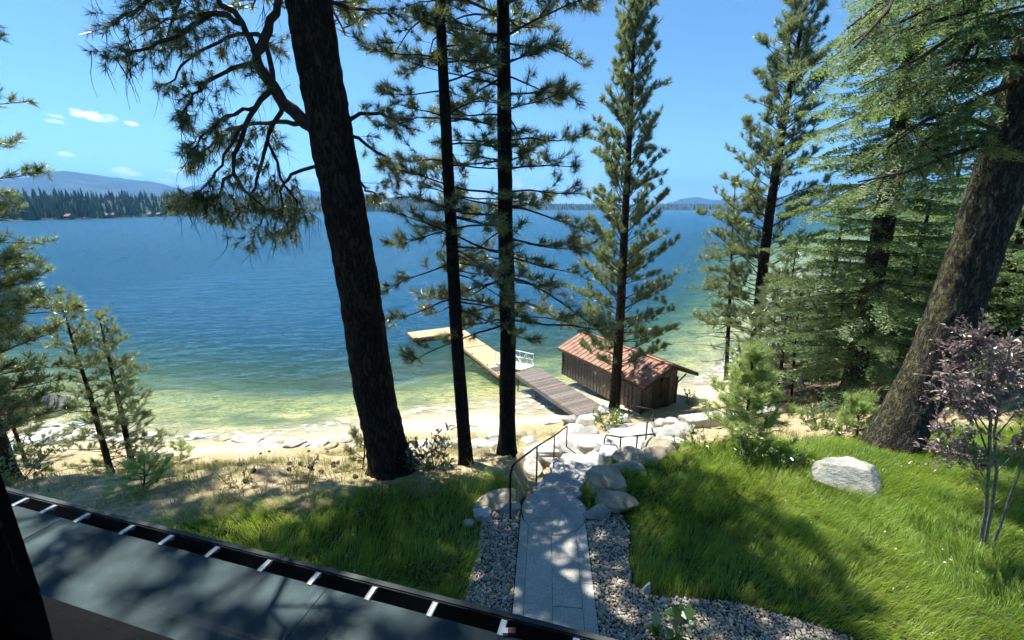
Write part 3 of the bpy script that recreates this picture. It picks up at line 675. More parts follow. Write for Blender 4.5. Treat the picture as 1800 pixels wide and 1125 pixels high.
limb_px(t1, [(615, 240, Yb), (660, 260, Yb + .4), (690, 300, Yb + .7), (700, 320, Yb + .8)], .04, .19, 11, .2, lt=(.3, .7), up=-.1, ntuft=3, flat=.6)
limb_px(t1, [(620, 290, Yb), (640, 330, Yb + .5), (665, 350, Yb + .9)], .035, .19, 10, .2, lt=(.3, .6), up=-.1, ntuft=3, flat=.6)
limb_px(t1, [(560, -20, Yb), (600, 10, Yb + .4), (640, 20, Yb + .6), (690, 30, Yb + .8)], .045, .2, 10, .2, lt=(.3, .7), up=0, ntuft=3, flat=.6)
limb_px(t1, [(440, 180, Yb - .4), (400, 200, Yb - .7), (360, 235, Yb - .9), (335, 265, Yb - 1.0)], .035, .19, 11, .1, **TK)
limb_px(t1, [(430, 230, Yb - .5), (395, 270, Yb - .8), (370, 320, Yb - .9), (345, 340, Yb - 1)], .03, .19, 11, .1, **TK)
limb_px(t1, [(470, 260, Yb + .3), (500, 320, Yb + .2), (530, 370, Yb + .2), (505, 395, Yb)], .03, .19, 11, .1, **TK)
limb_px(t1, [(420, 300, Yb - .5), (440, 340, Yb - .3), (470, 370, Yb - .2), (450, 400, Yb - .2)], .03, .19, 11, .1, **TK)
limb_px(t1, [(390, 25, Yb - .8), (340, 20, Yb - .4), (290, 40, Yb - .2), (250, 60, Yb)], .03, .19, 10, .1, **TK)
for e_ in ((-10, 10.3, 12), (-9, 9.3, 12.4), (-8, 9.8, 11.6), (-7, 8.8, 12), (-8.5, 8.3, 12.8), (-7.5, 10.8, 11.8), (-9.5, 8.1, 13), (-6.5, 7.8, 12.4), (-9.4, 11.4, 11.6), (-5.1, 4.7, 14.3), (-6.1, 4.9, 14.6), (-7.1, 5.2, 14), (-4.3, 4.6, 14.6), (-6.6, 6.2, 15.2), (-8.2, 6.6, 13.6)):  # unseen limbs above the frame, added to shade the left lawn and roof
    a_ = t1.atz(e_[2] - .8); limb(t1, [a_, a_ * .5 + np.array(e_) * .5 + [0, 0, .35], e_], .07, .3, 8, .2, lt=(.5, 1.2), up=.05, ntuft=3, flat=.6)
t1.whorls(9.6, 20, .6, 5, lambda t: 5.0 * (1 - t) ** .9 + .3, lambda t: 2 + 32 * t, .28, 5.0, .42, .06, -.02, (.4, 1.0), .1, 2)
t1.finish(M['twig'], M['needle_pine'], 40, .0095, zsplit=9.3, clear_r=.62)
# hanging lichen strands and bare twiglets
lb = MB()
tw = [p_ for p_ in t1.T.p if p_[2] < 9.6 and p_[0] < -3.6]
for i in range(420):
    p = tw[rng.integers(0, len(tw))]; e = polyline(p, [rnd(-.25, .25), rnd(-.2, .2), -1], rnd(.2, .65), 4, -.1, .22); lb.tube(e, np.linspace(.007, .002, 5), 3, False)
for px, py in ((143, 0), (150, 0), (165, -5), (190, 8), (205, 5), (160, 12)):
    e = polyline(upY(px, py - 75, Yb - 1), [rnd(-.1, .1), 0, -1], rnd(.5, .9), 6, -.1, .2); lb.tube(e, np.linspace(.01, .003, 7), 3, False)
lb.build('lichen_strands', M['lichen'], t1.root, True, origin=t1.base)['kind'] = 'stuff'

# --- slim pine and its neighbour -----------------------------------------------
def ponder(name, label, bpx, apx, rad, zc0, ztop, prof, elev, size, density, bare, nper, gap, needle, nneed, width, mat='bark_dark', tuftn=2, up=.2, droop=-.02, lt=(.25, .6), kseg=28, dead=0.0, dY=0.0, low=None, r0=.022, flat=.55, clear=.8, avoid=None):
    b = P(*bpx); b[2] -= .1; Y0 = b[1] + rad[0]; b[1] = Y0
    ax = axis_px(b, apx, [Y0 + dY * (i + 1) for i in range(len(apx))]); d = norm(ax[-1] - ax[-2])
    if ztop > ax[-1][2] + .3: ax = np.vstack([ax, ax[-1] + np.array([d[0] * .5, 0, 1]) * (ztop - ax[-1][2])])
    t = Tree(name, b, label, 'pine tree'); n = len(ax); hz_ = ax[:, 2] - b[2]
    # resample by height so the taper is even
    zz = np.linspace(b[2], ax[-1][2], 24); ax = np.stack([np.interp(zz, ax[:, 2], ax[:, i]) for i in range(3)], -1)
    t.trunk(ax, np.interp(np.linspace(0, 1, 24), np.linspace(0, 1, len(rad)), rad), M[mat], flare=1.25, k=kseg, rough=.05, seed=len(label), nz=70)
    if zc0 is None: zc0 = b[2] + .55
    if low: t.whorls(min(low[0], zc0 - .2), zc0, gap, low[1], lambda q: low[2], lambda q: low[3], size, density * .4, .45, r0, droop - .03, lt, up - .1, 1, dead=.6)
    t.whorls(zc0, ax[-1][2] - .1, gap, nper, prof, elev, size, density, bare, r0, droop, lt, up, tuftn, dead=dead, flat=flat, azfilter=lambda a_, z_: (sin(a_) > -clear or z_ > 10) and not (avoid and avoid(a_, z_)))
    t.T.add(ax[-1], np.array([0, 0, 1.0]), size); t.finish(M['twig'], M[needle], nneed, width, zsplit=5.9 + Y0 * .41, lodw=2.2, clear_r=.34 if needle == 'needle_pine' else 0.0); return t
ponder('pine_tree', 'slim bare-stemmed pine just right of the huge leaning trunk', (818, 818), [(803, 600), (792, 380), (780, 150), (773, 0)], [.155, .135, .12, .10, .075, .03],
       3.4, 12.6, lambda t: 1.8 * (1 - .55 * t) + .25, lambda t: -12 + 38 * t, .2, 8.5, .34, 5, .42, 'needle_pine', 38, .0105, droop=-.035, up=.12, dead=.14, avoid=lambda a_, z_: cos(a_) < -.55 and sin(a_) < .25 and z_ < 7)
ponder('pine_tree', 'tall straight dark pine standing left of the handrail and stone steps', (891, 800), [(893, 600), (888, 380), (886, 150), (884, 0)], [.20, .18, .16, .14, .10, .03],
       3.1, 13, lambda t: 2.3 * (1 - .55 * t) + .3, lambda t: -10 + 38 * t, .21, 8.0, .34, 5, .45, 'needle_pine', 38, .0105, droop=-.03, up=.12, dead=.12, r0=.028)
# --- pine in front of the boat shed ---------------------------------------------
ponder('pine_tree', 'bushy pointed pine growing beside the boat shed and pier', (1082, 722), [(1090, 560), (1098, 400), (1106, 250), (1112, 120), (1119, -14)], [.27, .25, .21, .16, .1, .03],
       -2.8, 13.6, lambda t: 3.5 * (1 - t) ** .48 * (1 if t > .12 else .85) + .15, lambda t: 14 + 46 * t, .25, 7.2, .22, 6, .56, 'needle_young', 20, .021, 'bark_pine', 3, .35, .035, (.25, .55), 24, low=(-3.4, 3, 1.3, -5), r0=.03, clear=.9)
# --- pine right of the shed --------------------------------------------------------
ponder('pine_tree', 'tall pine right of the boat shed, behind the bright sapling', (1326, 672), [(1340, 480), (1356, 350), (1380, 200), (1400, 90), (1424, -30)], [.31, .29, .25, .2, .12, .03],
       -1.5, 17, lambda t: 3.7 * (1 - t) ** .5 + .2, lambda t: 6 + 46 * t, .26, 6.6, .26, 6, .58, 'needle_young', 19, .024, 'bark_pine', 3, .25, .01, (.35, .75), 24, low=(-3.2, 4, 2.4, -8), r0=.035)
ponder('pine_tree', 'thin half-dead pine with bare lower twigs left of the tall shed-side pine', (1278, 668), [(1283, 520), (1288, 400), (1292, 330)], [.13, .12, .09, .05, .02],
       .5, 6.4, lambda t: 2.4 * (1 - t) ** .8 + .2, lambda t: -2 + 40 * t, .26, 4.0, .35, 5, .55, 'needle_young', 22, .016, 'bark_dark', 2, .15, -.01, (.35, .7), 14, low=(-3.4, 6, 2.3, -6), r0=.03)
# thicket stems
for i, (bp, tp, r_, zc, zt) in enumerate((((1352, 706), (1362, 560), .07, -2.6, 2.6), ((1368, 708), (1385, 540), .09, -2.0, 4.0), ((1392, 708), (1402, 560), .06, -2.4, 2.4))):
    ponder('pine_tree', ('skinny young pine stem leftmost in the thicket behind the bench', 'tallest skinny young pine in the thicket behind the bench', 'skinny young pine rightmost in the thicket behind the bench')[i],
           bp, [tp], [r_, r_ * .8, r_ * .5, .02], zc, zt, lambda t: 1.7 * (1 - t) ** .7 + .2, lambda t: 0 + 40 * t, .25, 5.0, .3, 5, .5, 'needle_young', 22, .016, 'bark_dark', 2, .15, -.01, (.3, .6), 10, low=(zc - 1.2, 3, 1.0, -10))
# --- left-edge pine, mostly outside the picture ---------------------------------------
bl = ground(-16.5, 12.2); tl = Tree('pine_tree', bl, 'leafy pine boughs reaching in at the left picture edge', 'pine tree')
axl = np.array([bl - [0, 0, .1], bl + [.1, 0, 9], bl + [0, .1, 18], bl + [-.2, 0, 30]]); tl.trunk(axl, [.42, .36, .26, .04], M['bark_pine'], k=24, nz=60)
tl.whorls(bl[2] + 1.8, 11.0, .44, 7, lambda t: 2.5 * (1 if t > .08 else .8), lambda t: 0 + 26 * t, .26, 7.0, .25, .03, -.01, (.3, .7), .2, 3, lmin=.5)
tl.whorls(15.0, bl[2] + 29.7, .65, 6, lambda t: 5.0 * (1 - t) ** .6 + .3, lambda t: 4 + 36 * t, .34, 5.5, .2, .05, -.01, (.4, 1.0), .15, 2)  # upper crown out of view, set high and wide to shade the left lawn
tl.finish(M['twig'], M['needle_young'], 17, .022, zsplit=11.0, lodw=4, lodn=3)
# --- two young pines at left ---------------------------------------------------------
ponder('young_pine', 'left of the two leaning young pines on the dry slope', (190, 832), [(160, 700), (127, 598)], [.115, .1, .07, .045, .02], None, -.2 + 2.4, lambda t: 1.35 * (1 - t) ** .6 + .15, lambda t: 0 + 45 * t, .20, 6.2, .28, 5, .38, 'needle_young', 28, .012, 'bark_dark', 2, .25, .0, (.25, .55), 16, low=(-2.6, 3, 1.0, -5))
ponder('young_pine', 'right of the two young pines on the dry slope, bushy to one side', (229, 822), [(212, 720), (196, 650)], [.115, .1, .08, .05, .02], None, 1.2, lambda t: 1.6 * (1 - t) ** .5 + .15, lambda t: 5 + 40 * t, .20, 7.0, .26, 5, .36, 'needle_young', 28, .012, 'bark_dark', 2, .25, .0, (.25, .55), 16, low=(-2.7, 3, 1.1, -5))
ponder('young_pine', 'small dark pine leaning at the far left above the roof edge', (42, 812), [(18, 735), (2, 690)], [.07, .06, .04, .02], None, -.2, lambda t: 1.2 * (1 - t) ** .6 + .2, lambda t: 0 + 40 * t, .22, 7.0, .3, 4, .32, 'needle_young', 26, .011, 'bark_dark', 2, .2, .0, (.25, .5), 12)
# --- saplings -------------------------------------------------------------------------------
def sapling(label, bpx, tpx, r, prof, size, nper, gap, zfrac, needle='needle_sap', n=36, w=.011, density=9):
    b = P(*bpx); b[2] -= .04; top = upY(tpx[0], tpx[1], b[1]); t = Tree('pine_sapling', b, label, 'sapling')
    t.trunk(np.array([b, (b + top) / 2 + [.03, 0, 0], top]), [r, r * .7, r * .3], M['bark_dark'], flare=1.2, k=10, nz=16)
    H = top[2] - b[2]; t.whorls(b[2] + H * zfrac, top[2], gap, nper, prof, lambda q: 8 + 50 * q, size, density, .15, .012, .03, (.15, .4), .3, 2); t.T.add(top, np.array([0, 0, 1.0]), size)
    t.finish(M['twig'], M[needle], n, w); return t
sapling('bright green bushy pine sapling in front of the weathered timber bench', (1305, 792), (1322, 632), .05, lambda t: .92 * (1 - t) ** .6 + .12, .2, 6, .22, .2, n=28, density=7)
sapling('small pale pine sapling left of the big leaning mossy trunk', (1507, 768), (1508, 708), .03, lambda t: .62 * (1 - t) ** .5 + .08, .16, 5, .14, .2, n=24)
sapling('tiny pine seedling by the beach rocks right of the young pines', (316, 812), (318, 782), .02, lambda t: .5 * (1 - t) ** .5 + .06, .16, 4, .14, .15, n=22)
sapling('tiny pine seedling near the roof edge below the young pines', (250, 860), (253, 825), .02, lambda t: .5 * (1 - t) ** .5 + .06, .16, 4, .14, .2, n=22)
sapling('scrawny pine seedling hugging the left side of the huge trunk', (637, 826), (640, 765), .025, lambda t: .5 * (1 - t) ** .4 + .08, .15, 4, .16, .15, 'needle_pine', 22, .009, 7)

# --- firs ----------------------------------------------------------------------------------------
class Sprays:
    def __init__(s): s.p = []; s.d = []; s.n = []; s.l = []
    def add(s, p, d, nrm_, l): s.p.append(p); s.d.append(d); s.n.append(nrm_); s.l.append(l)
    def mesh(s, step=.055, ln=.085, w=.026):
        Pp = np.array(s.p); D = np.array(s.d); Nn = np.array(s.n); L = np.array(s.l)
        cnt = np.maximum(2, (L / step).astype(int)); idx = np.repeat(np.arange(len(L)), cnt * 2)
        t = np.concatenate([np.repeat(np.linspace(.05, 1, c), 2) for c in cnt]); sg = np.concatenate([np.tile([-1, 1], c) for c in cnt])
        d = D[idx]; nn = Nn[idx]; side = cross(d, nn); side /= np.linalg.norm(side, axis=1)[:, None] + 1e-9
        k = len(idx); base = Pp[idx] + d * (t * L[idx])[:, None]
        dirn = d * rng.uniform(.35, .9, (k, 1)) + side * sg[:, None] + nn * rng.normal(.05, .3, (k, 1)); dirn /= np.linalg.norm(dirn, axis=1)[:, None]
        ll = ln * rng.uniform(.7, 1.25, (k, 1)) * (1.1 - .45 * t[:, None]); tip = base + dirn * ll; ww = w * rng.uniform(.7, 1.3, (k, 1))
        V = np.stack([base - d * ww / 2, base + d * ww / 2, tip], 1).reshape(-1, 3)
        tv = np.clip(rng.normal(.45, .25, len(L)), 0, 1)
        var = np.repeat(np.clip(tv[idx] * .7 + t * .25 + rng.uniform(-.1, .1, k), 0, 1), 3)
        return V, np.arange(len(V)).reshape(-1, 3), var
def fir_branch(B, SP, p0, d0, L, r0, droop, dens=7.0, lt=.55, hang=.1, segs=7, bare=.15):
    pts = polyline(p0, d0, L, segs, droop, .05); B.tube(pts, np.linspace(r0, r0 * .2, len(pts)), 4, False)
    n = max(3, int(L * dens)); sgn = 1
    for s in np.linspace(bare, 1, n):
        x = s * (len(pts) - 1); i = min(len(pts) - 2, int(x)); p = pts[i] + (pts[i + 1] - pts[i]) * (x - i); d = norm(pts[i + 1] - pts[i])
        sd = norm(cross(d, [0, 0, 1])); sgn = -sgn
        dd = norm(d * rnd(.5, 1.0) + sd * sgn * rnd(.7, 1.1) + np.array([0, 0, -hang + rnd(-.2, .15)])); l = lt * rnd(.6, 1.2) * (1.1 - .75 * s) * min(1, .5 + s * 2)
        nr = norm(np.array([0, 0, 1.0]) - dd * dd[2] + rng.normal(0, .42, 3)); SP.add(p, dd, nr, l)
        for q in range(2):
            f = rnd(.25, .75); d3 = norm(dd + cross(nr, dd) * rnd(.5, 1.0) * (1 if q else -1) + [0, 0, rnd(-.25, .05)]); SP.add(p + dd * l * f, d3, nr, l * rnd(.35, .6))
    SP.add(pts[-2], norm(pts[-1] - pts[-2]), np.array([0, 0, 1.0]), np.linalg.norm(pts[-1] - pts[-2]) * 1.2)
    return pts
def fir(label, base, axis, rad, z0, z1, gap, nper, prof, elev, droop, needle='needle_fir', dens=6.5, lt=.55, hang=.12, mat='bark_dark', azf=None, w=.028, ln=.09, step=.06, name='fir_tree', r0=.03, k=20, flare=1.2, rough=.05, nz=60, extra=None, bare=.12, lod_z=1e9):
    t = Tree(name, base, label, 'fir tree'); SP = Sprays()
    t.trunk(axis, rad, M[mat], flare=flare, k=k, rough=rough, seed=len(label), nz=nz)
    z = z0
    while z < z1:
        q_ = (z - z0) / (z1 - z0); a0 = rnd(0, 6.28); kk = max(2, int(round(nper * rnd(.8, 1.2))))
        for q in range(kk):
            a = a0 + q * 2 * pi / kk + rnd(-.3, .3)
            if azf and not azf(a, z): continue
            L = prof(q_) * rnd(.75, 1.12); e = R(elev(q_) + rnd(-8, 8))
            if L < .1: continue
            fir_branch(t.B, SP, t.atz(z + rnd(-.1, .1)), (cos(a) * cos(e), sin(a) * cos(e), sin(e)), L, r0 * (.4 + .6 * L / prof(.05)), droop, dens * (.35 if z > lod_z else 1), lt * (1.3 if z > lod_z else 1), hang, bare=bare)
        z += gap * rnd(.75, 1.25)
    if extra: extra(t, SP)
    t.B.build('branches', M['twig'], t.root, True, origin=t.base)['kind'] = 'stuff'
    V, T, var = SP.mesh(step, ln, w); link('crown', mesh_np('crown', V - t.base, T, None, var, False), M[needle], t.root); return t
# tall fir left of the leaning trunk
b = P(1492, 712); b[2] -= .1; Y0 = b[1]
ax = axis_px(b, [(1535, 490), (1562, 350), (1604, 80)], [Y0] * 3); ax = np.vstack([ax, ax[-1] + [.3, 0, 9]]); zz = np.linspace(ax[0, 2], ax[-1, 2], 12); ax = np.stack([np.interp(zz, ax[:, 2], ax[:, i]) for i in range(3)], -1)
fir('tall shaggy fir with sunlit boughs left of the big leaning trunk', b, ax, [.36, .34, .3, .24, .14, .04], b[2] + 1.6, ax[-1, 2], .48, 6, lambda t: 3.6 * (1 - t) ** .6 + .2, lambda t: -4 + 25 * t, -.03, dens=10, lt=.8, hang=.32, w=.055, ln=.14, step=.085, mat='bark_fir', lod_z=15, r0=.022)
# leaning mossy giant
b = P(1598, 800); b[2] -= .15; Y0 = b[1] + .5; b[1] = Y0
ax = axis_px(b, [(1637, 650), (1693, 500), (1752, 330), (1808, 170)], [Y0] * 4); ax = np.vstack([ax, ax[-1] + [.5, 0, 9], ax[-1] + [.8, 0, 19]])
zz = np.linspace(ax[0, 2], ax[-1, 2], 20); ax = np.stack([np.interp(zz, ax[:, 2], ax[:, i]) for i in range(3)], -1)
def boughs(t, SP):
    for pts, r_ in (([(1790, 140), (1740, 165), (1680, 190), (1620, 215), (1560, 260)], .07), ([(1762, 248), (1700, 245), (1650, 262), (1590, 285), (1530, 330)], .06), ([(1765, 235), (1690, 232), (1640, 250), (1600, 262)], .04),
                    ([(1800, 60), (1740, 40), (1680, 60), (1620, 100), (1560, 130)], .06), ([(1830, 0), (1760, -30), (1690, -10), (1600, 30), (1520, 70)], .07), ([(1800, 100), (1740, 110), (1690, 130), (1650, 180)], .05), ([(1820, 20), (1760, 30), (1700, 90), (1660, 150)], .05), ([(1850, -60), (1780, -70), (1700, -60), (1620, -30), (1540, 10), (1490, 50)], .07)):
        for rep in range(2):
            off = 0 if rep == 0 else rnd(-.9, .9); c = np.array([upY(x + (0 if rep == 0 or j == 0 else rnd(-30, 30)), y + (0 if rep == 0 or j == 0 else rnd(-30, 40)), Y0 - j * .25 + off * j * .3) for j, (x, y) in enumerate(pts)]); t.B.tube(c, np.linspace(r_, r_ * .25, len(c)), 6, False)
            for i in range(len(c) - 1):
                for s in np.linspace(0, 1, 5)[:-1]:
                    if i == 0 and s < .5: continue
                    p = c[i] + (c[i + 1] - c[i]) * s; d = norm(c[i + 1] - c[i]); sd = norm(cross(d, [0, 0, 1])) * rng.choice([-1, 1])
                    fir_branch(t.B, SP, p, norm(d * .8 + sd * rnd(.4, 1) + [0, 0, rnd(-.5, .1)]), rnd(.6, 1.15), .012, -.1, 12, .42, .5, 4, .1)
fir('great mossy grey trunk leaning right beside the lawn boulder', b, ax, [.47, .455, .44, .425, .405, .38, .34, .29, .2, .06], 8.5, 24, .6, 6, lambda t: 4.2 * (1 - t) ** .6 + .2, lambda t: -14 + 25 * t, -.03, dens=9, lt=.75, hang=.5, mat='bark_fir', k=56, rough=.06, nz=150, flare=1.22, extra=boughs, w=.027, ln=.078, step=.046, lod_z=10.5)
# background firs at right: two kinds, each copied with its parts
def fir_kind(h, r, spread, nper, gap):
    p = np.zeros(3); ax = np.array([p - [0, 0, .25], p + [.06, 0, h * .5], p + [.1, 0, h]])
    return fir('proto', p, ax, [r, r * .7, .03], .5, h - .1, gap, nper, lambda t: spread * (1 - t) ** .72 + .12, lambda t: -10 + 32 * t, -.03, 'needle_fir', 9, .8, .45, w=.058, ln=.15, step=.09, k=12, nz=30, r0=.022).root
KINDS = [fir_kind(9.0, .18, 2.7, 6, .46), fir_kind(12.0, .2, 2.9, 6, .55)]
used = [False, False]
def bgfir(label, px, Yd, kind, sc, rot, dz=0.0):
    q = upY(px, 600, Yd); p = ground(q[0], q[1]); src = KINDS[kind]
    if not used[kind]: r_ = src; used[kind] = True
    else:
        r_ = src.copy(); COL.objects.link(r_)
        for ch in src.children: c = ch.copy(); COL.objects.link(c); c.parent = r_
    r_.location = p + [0, 0, dz]; r_.rotation_euler = (0, 0, rot); r_.scale = (sc * 1.02, sc * 1.02, sc); tag(r_, label, 'fir tree', 'firs of the wood at the right'); return r_
bgfir('dark low-branched fir between the tall fir and the leaning trunk', 1575, 18.5, 0, .95, 0)
bgfir('young fir with bright tips left of the leaning trunk base', 1468, 22.0, 0, .72, 1.2)
bgfir('fir just right of the leaning trunk, behind the purple tree', 1745, 17.5, 0, 1.05, 2.2)
bgfir('dense fir at the right picture edge behind the purple tree', 1860, 15.0, 0, 1.0, 3.1)
bgfir('fir by the water behind the tall fir', 1610, 28, 1, 1.1, .4)
bgfir('small fir by the water left of the tall fir', 1425, 30, 1, .68, 1.9)
bgfir('tall fir deep in the wood behind the leaning trunk', 1700, 25, 1, 1.1, 2.8)
bgfir('bushy fir at the right edge above the purple tree', 1830, 21, 1, 1.15, 4.1)
bgfir('fir by the water between the shed-side pine and the tall fir', 1515, 33, 1, .95, 5.0)
bgfir('fir in the gap right of the tall fir trunk', 1640, 21.5, 0, 1.1, 5.5)
bgfir('low fir behind the small pale sapling', 1535, 24, 0, .6, 4.4)
bgfir('fir filling the gap between the shed-side pine and the tall fir', 1445, 25, 1, .88, 2.4)
bgfir('fir half hidden behind the left boughs of the tall fir', 1500, 28, 1, 1.0, 3.6)
bgfir('tall fir by the water straight behind the tall fir trunk', 1560, 34, 1, 1.3, .9)
bgfir('fir against the left side of the leaning trunk', 1650, 18.5, 0, .95, 1.7)
bgfir('fir at the right edge close behind the leaning trunk', 1790, 18.5, 1, .9, 3.3)

# --- broadleaf plants -------------------------------------------------------------------------------
def leaf_mesh(Pp, A, size, wr=.45, up=.3):
    Pp = np.asarray(Pp); n = len(Pp); d = np.asarray(A) + rng.normal(0, .5, (n, 3)) + [0, 0, up]; d /= np.linalg.norm(d, axis=1)[:, None]
    nr = rng.normal(0, .55, (n, 3)) + [0, 0, 1.0]; sd = cross(d, nr); sd /= np.linalg.norm(sd, axis=1)[:, None] + 1e-9; nr = cross(sd, d)
    L = size * rng.uniform(.6, 1.25, (n, 1)); w = L * wr / 2; fold = nr * L * .08
    V = np.stack([Pp, Pp + d * L * .5 + sd * w + fold, Pp + d * L, Pp + d * L * .5 - sd * w + fold], 1).reshape(-1, 3)
    i = np.arange(n)[:, None] * 4; T = np.concatenate([i + [[0, 1, 2]], i + [[0, 2, 3]]])
    return V, T, np.repeat(np.clip(rng.normal(.45, .25, n), 0, 1), 4)
def shrub(name, label, cat, base, stems, h, spread, nleaf, lsize, mat, wr=.45, r=.008, group=None, twigs=4, start=.35, stem_mat='twig'):
    base = np.array(base, float); root = empty(name, base, label, cat, group); B = MB(); pp = []; aa = []
    for i in range(stems):
        a = rnd(0, 6.28); d = np.array([cos(a) * spread, sin(a) * spread, rnd(.8, 1.2)]); L = h * rnd(.7, 1.1)
        pts = polyline(base + [cos(a) * .05, sin(a) * .05, -.03], d, L, 6, .02, .12); B.tube(pts, np.linspace(r, r * .4, 7), 4, False); paths = [pts]
        for k in range(twigs):
            j = rng.integers(2, 6); q = polyline(pts[j], norm(pts[j] - pts[j - 1]) * .6 + rng.normal(0, .6, 3), L * rnd(.2, .45), 4, .03, .15); B.tube(q, np.linspace(r * .5, r * .25, 5), 3, False); paths.append(q)
        for k in range(nleaf):
            q = paths[rng.integers(0, len(paths))]; t = rnd(start if q is pts else .1, 1) * (len(q) - 1); j = min(len(q) - 2, int(t)); pp.append(q[j] + (q[j + 1] - q[j]) * (t - j)); aa.append(norm(q[j + 1] - q[j]) + rng.normal(0, .6, 3))
    B.build('stems', M[stem_mat], root, True, origin=base); V, T, var = leaf_mesh(pp, aa, lsize, wr); link('leaves', mesh_np('leaves', V - base, T, None, var, False), M[mat], root); return root
# purple-leaved tree
pb = P(1731, 962); root = empty('purple_tree', pb, 'purple-leaved ornamental tree with several thin grey stems on the right lawn', 'tree'); B = MB(); pp = []; aa = []
Yp = pb[1]
for pts, r_ in (([(1722, 962), (1733, 900), (1738, 820), (1741, 740), (1735, 660), (1748, 590)], .03), ([(1729, 964), (1744, 890), (1752, 830), (1748, 760), (1760, 690), (1775, 610)], .026), ([(1741, 966), (1760, 920), (1778, 865), (1800, 810), (1830, 740)], .024),
                ([(1738, 800), (1715, 740), (1690, 690), (1665, 650)], .014), ([(1740, 760), (1710, 720), (1680, 715), (1655, 690)], .012), ([(1745, 800), (1700, 780), (1670, 770), (1645, 745)], .011), ([(1741, 740), (1720, 670), (1700, 630), (1680, 610)], .014),
                ([(1748, 770), (1790, 720), (1820, 660), (1850, 620)], .014), ([(1752, 830), (1790, 790), (1830, 770)], .012), ([(1735, 690), (1760, 640), (1800, 610)], .012), ([(1737, 850), (1715, 815), (1690, 800), (1668, 795)], .010), ([(1760, 690), (1800, 690), (1840, 680)], .012), ([(1735, 660), (1715, 610), (1722, 585)], .012)):
    dd = rnd(-.35, .35); c = np.array([upY(x, y, Yp + (dd * j * .35 if len(pts) < 5 else dd * .2 * j)) for j, (x, y) in enumerate(pts)]); B.tube(c, np.linspace(r_, r_ * .4, len(c)), 6, False)
    lo = 0 if len(pts) < 5 else 3
    for rep in range(26):
        t = rnd(lo if lo else .6, len(c) - 1); j = min(len(c) - 2, int(t)); p = c[j] + (c[j + 1] - c[j]) * (t - j); q = polyline(p, norm(c[j + 1] - c[j]) * .5 + rng.normal(0, .7, 3), rnd(.15, .5), 4, .03, .12); B.tube(q, np.linspace(.005, .002, 5), 3, False)
        for k in range(19): f = rnd(.3, 4); jj = min(3, int(f)); pp.append(q[jj] + (q[jj + 1] - q[jj]) * (f - jj)); aa.append(norm(q[jj + 1] - q[jj]) + rng.normal(0, .6, 3))
for pts in ([(1737, 880), (1722, 850), (1706, 815)], [(1748, 885), (1775, 870), (1790, 868)], [(1760, 930), (1752, 905)], [(1745, 850), (1772, 838), (1795, 845)]):
    c = np.array([upY(x, y, Yp) for x, y in pts]); B.tube(c, np.linspace(.008, .004, len(c)), 4, False)
B.build('stems', M['stem_grey'], root, True, origin=pb); V, T, var = leaf_mesh(pp, aa, .075, .42, .05); link('leaves', mesh_np('leaves', V - pb, T, None, var, False), M['leaf_purple'], root)
shrub('shrub', 'glossy dark shrub at the foot of the huge trunk on its right', 'shrub', P(762, 826), 22, .95, .9, 40, .10, 'leaf_dark')
shrub('shrub', 'round green shrub between the pier end and the boat-shed pine', 'shrub', P(1068, 752), 22, 1.25, .8, 42, .11, 'leaf_green')
shrub('shrub', 'light green low shrub behind the boat shed corner', 'shrub', P(1212, 712), 12, .9, .7, 30, .12, 'leaf_green')
shrub('shrub', 'leafy green bush right of the bench on the dry slope', 'shrub', P(1432, 756), 16, .8, 1.1, 40, .10, 'leaf_green')
shrub('shrub', 'pale green bush rightmost on the slope, near the small sapling', 'shrub', P(1470, 765), 14, .6, 1.2, 34, .09, 'leaf_green')
shrub('shrub', 'small leafy plant at the lawn edge by the lower handrail', 'plant', P(1230, 790), 9, .75, .9, 22, .09, 'leaf_green')
shrub('shrub', 'small leafy plant at the lawn edge below the sapling', 'plant', P(1312, 818), 9, .8, .5, 26, .09, 'leaf_green')
shrub('shrub', 'small leafy plant left of the lawn boulder', 'plant', P(1372, 826), 7, .65, .6, 22, .08, 'leaf_green')
shrub('broadleaf_plant', 'broad-leaved green plant sprouting from the gravel at the bottom edge', 'plant', P(1190, 1128), 6, .42, 1.0, 9, .19, 'leaf_green', .75, .006, twigs=1)
shrub('shrub', 'blue-green bush at the left edge just above the roof gutter', 'shrub', P(32, 848), 18, 1.0, 1.0, 40, .10, 'leaf_green')
shrub('shrub', 'leafy bush under the two young pines', 'shrub', P(262, 812), 10, .8, 1.0, 30, .09, 'leaf_dark')
shrub('shrub', 'small spiky plant in the shaded lawn left of the path', 'plant', P(658, 892), 6, .4, 1.2, 8, .2, 'leaf_green', .18, .004, twigs=1)
shrub('shrub', 'low green weed on the dry slope below the beach rocks', 'plant', P(418, 856), 7, .45, 1.3, 16, .08, 'leaf_green')
shrub('shrub', 'low dark weed left of the huge trunk', 'plant', P(536, 838), 5, .5, .7, 16, .07, 'leaf_dark')
#@@ rocks

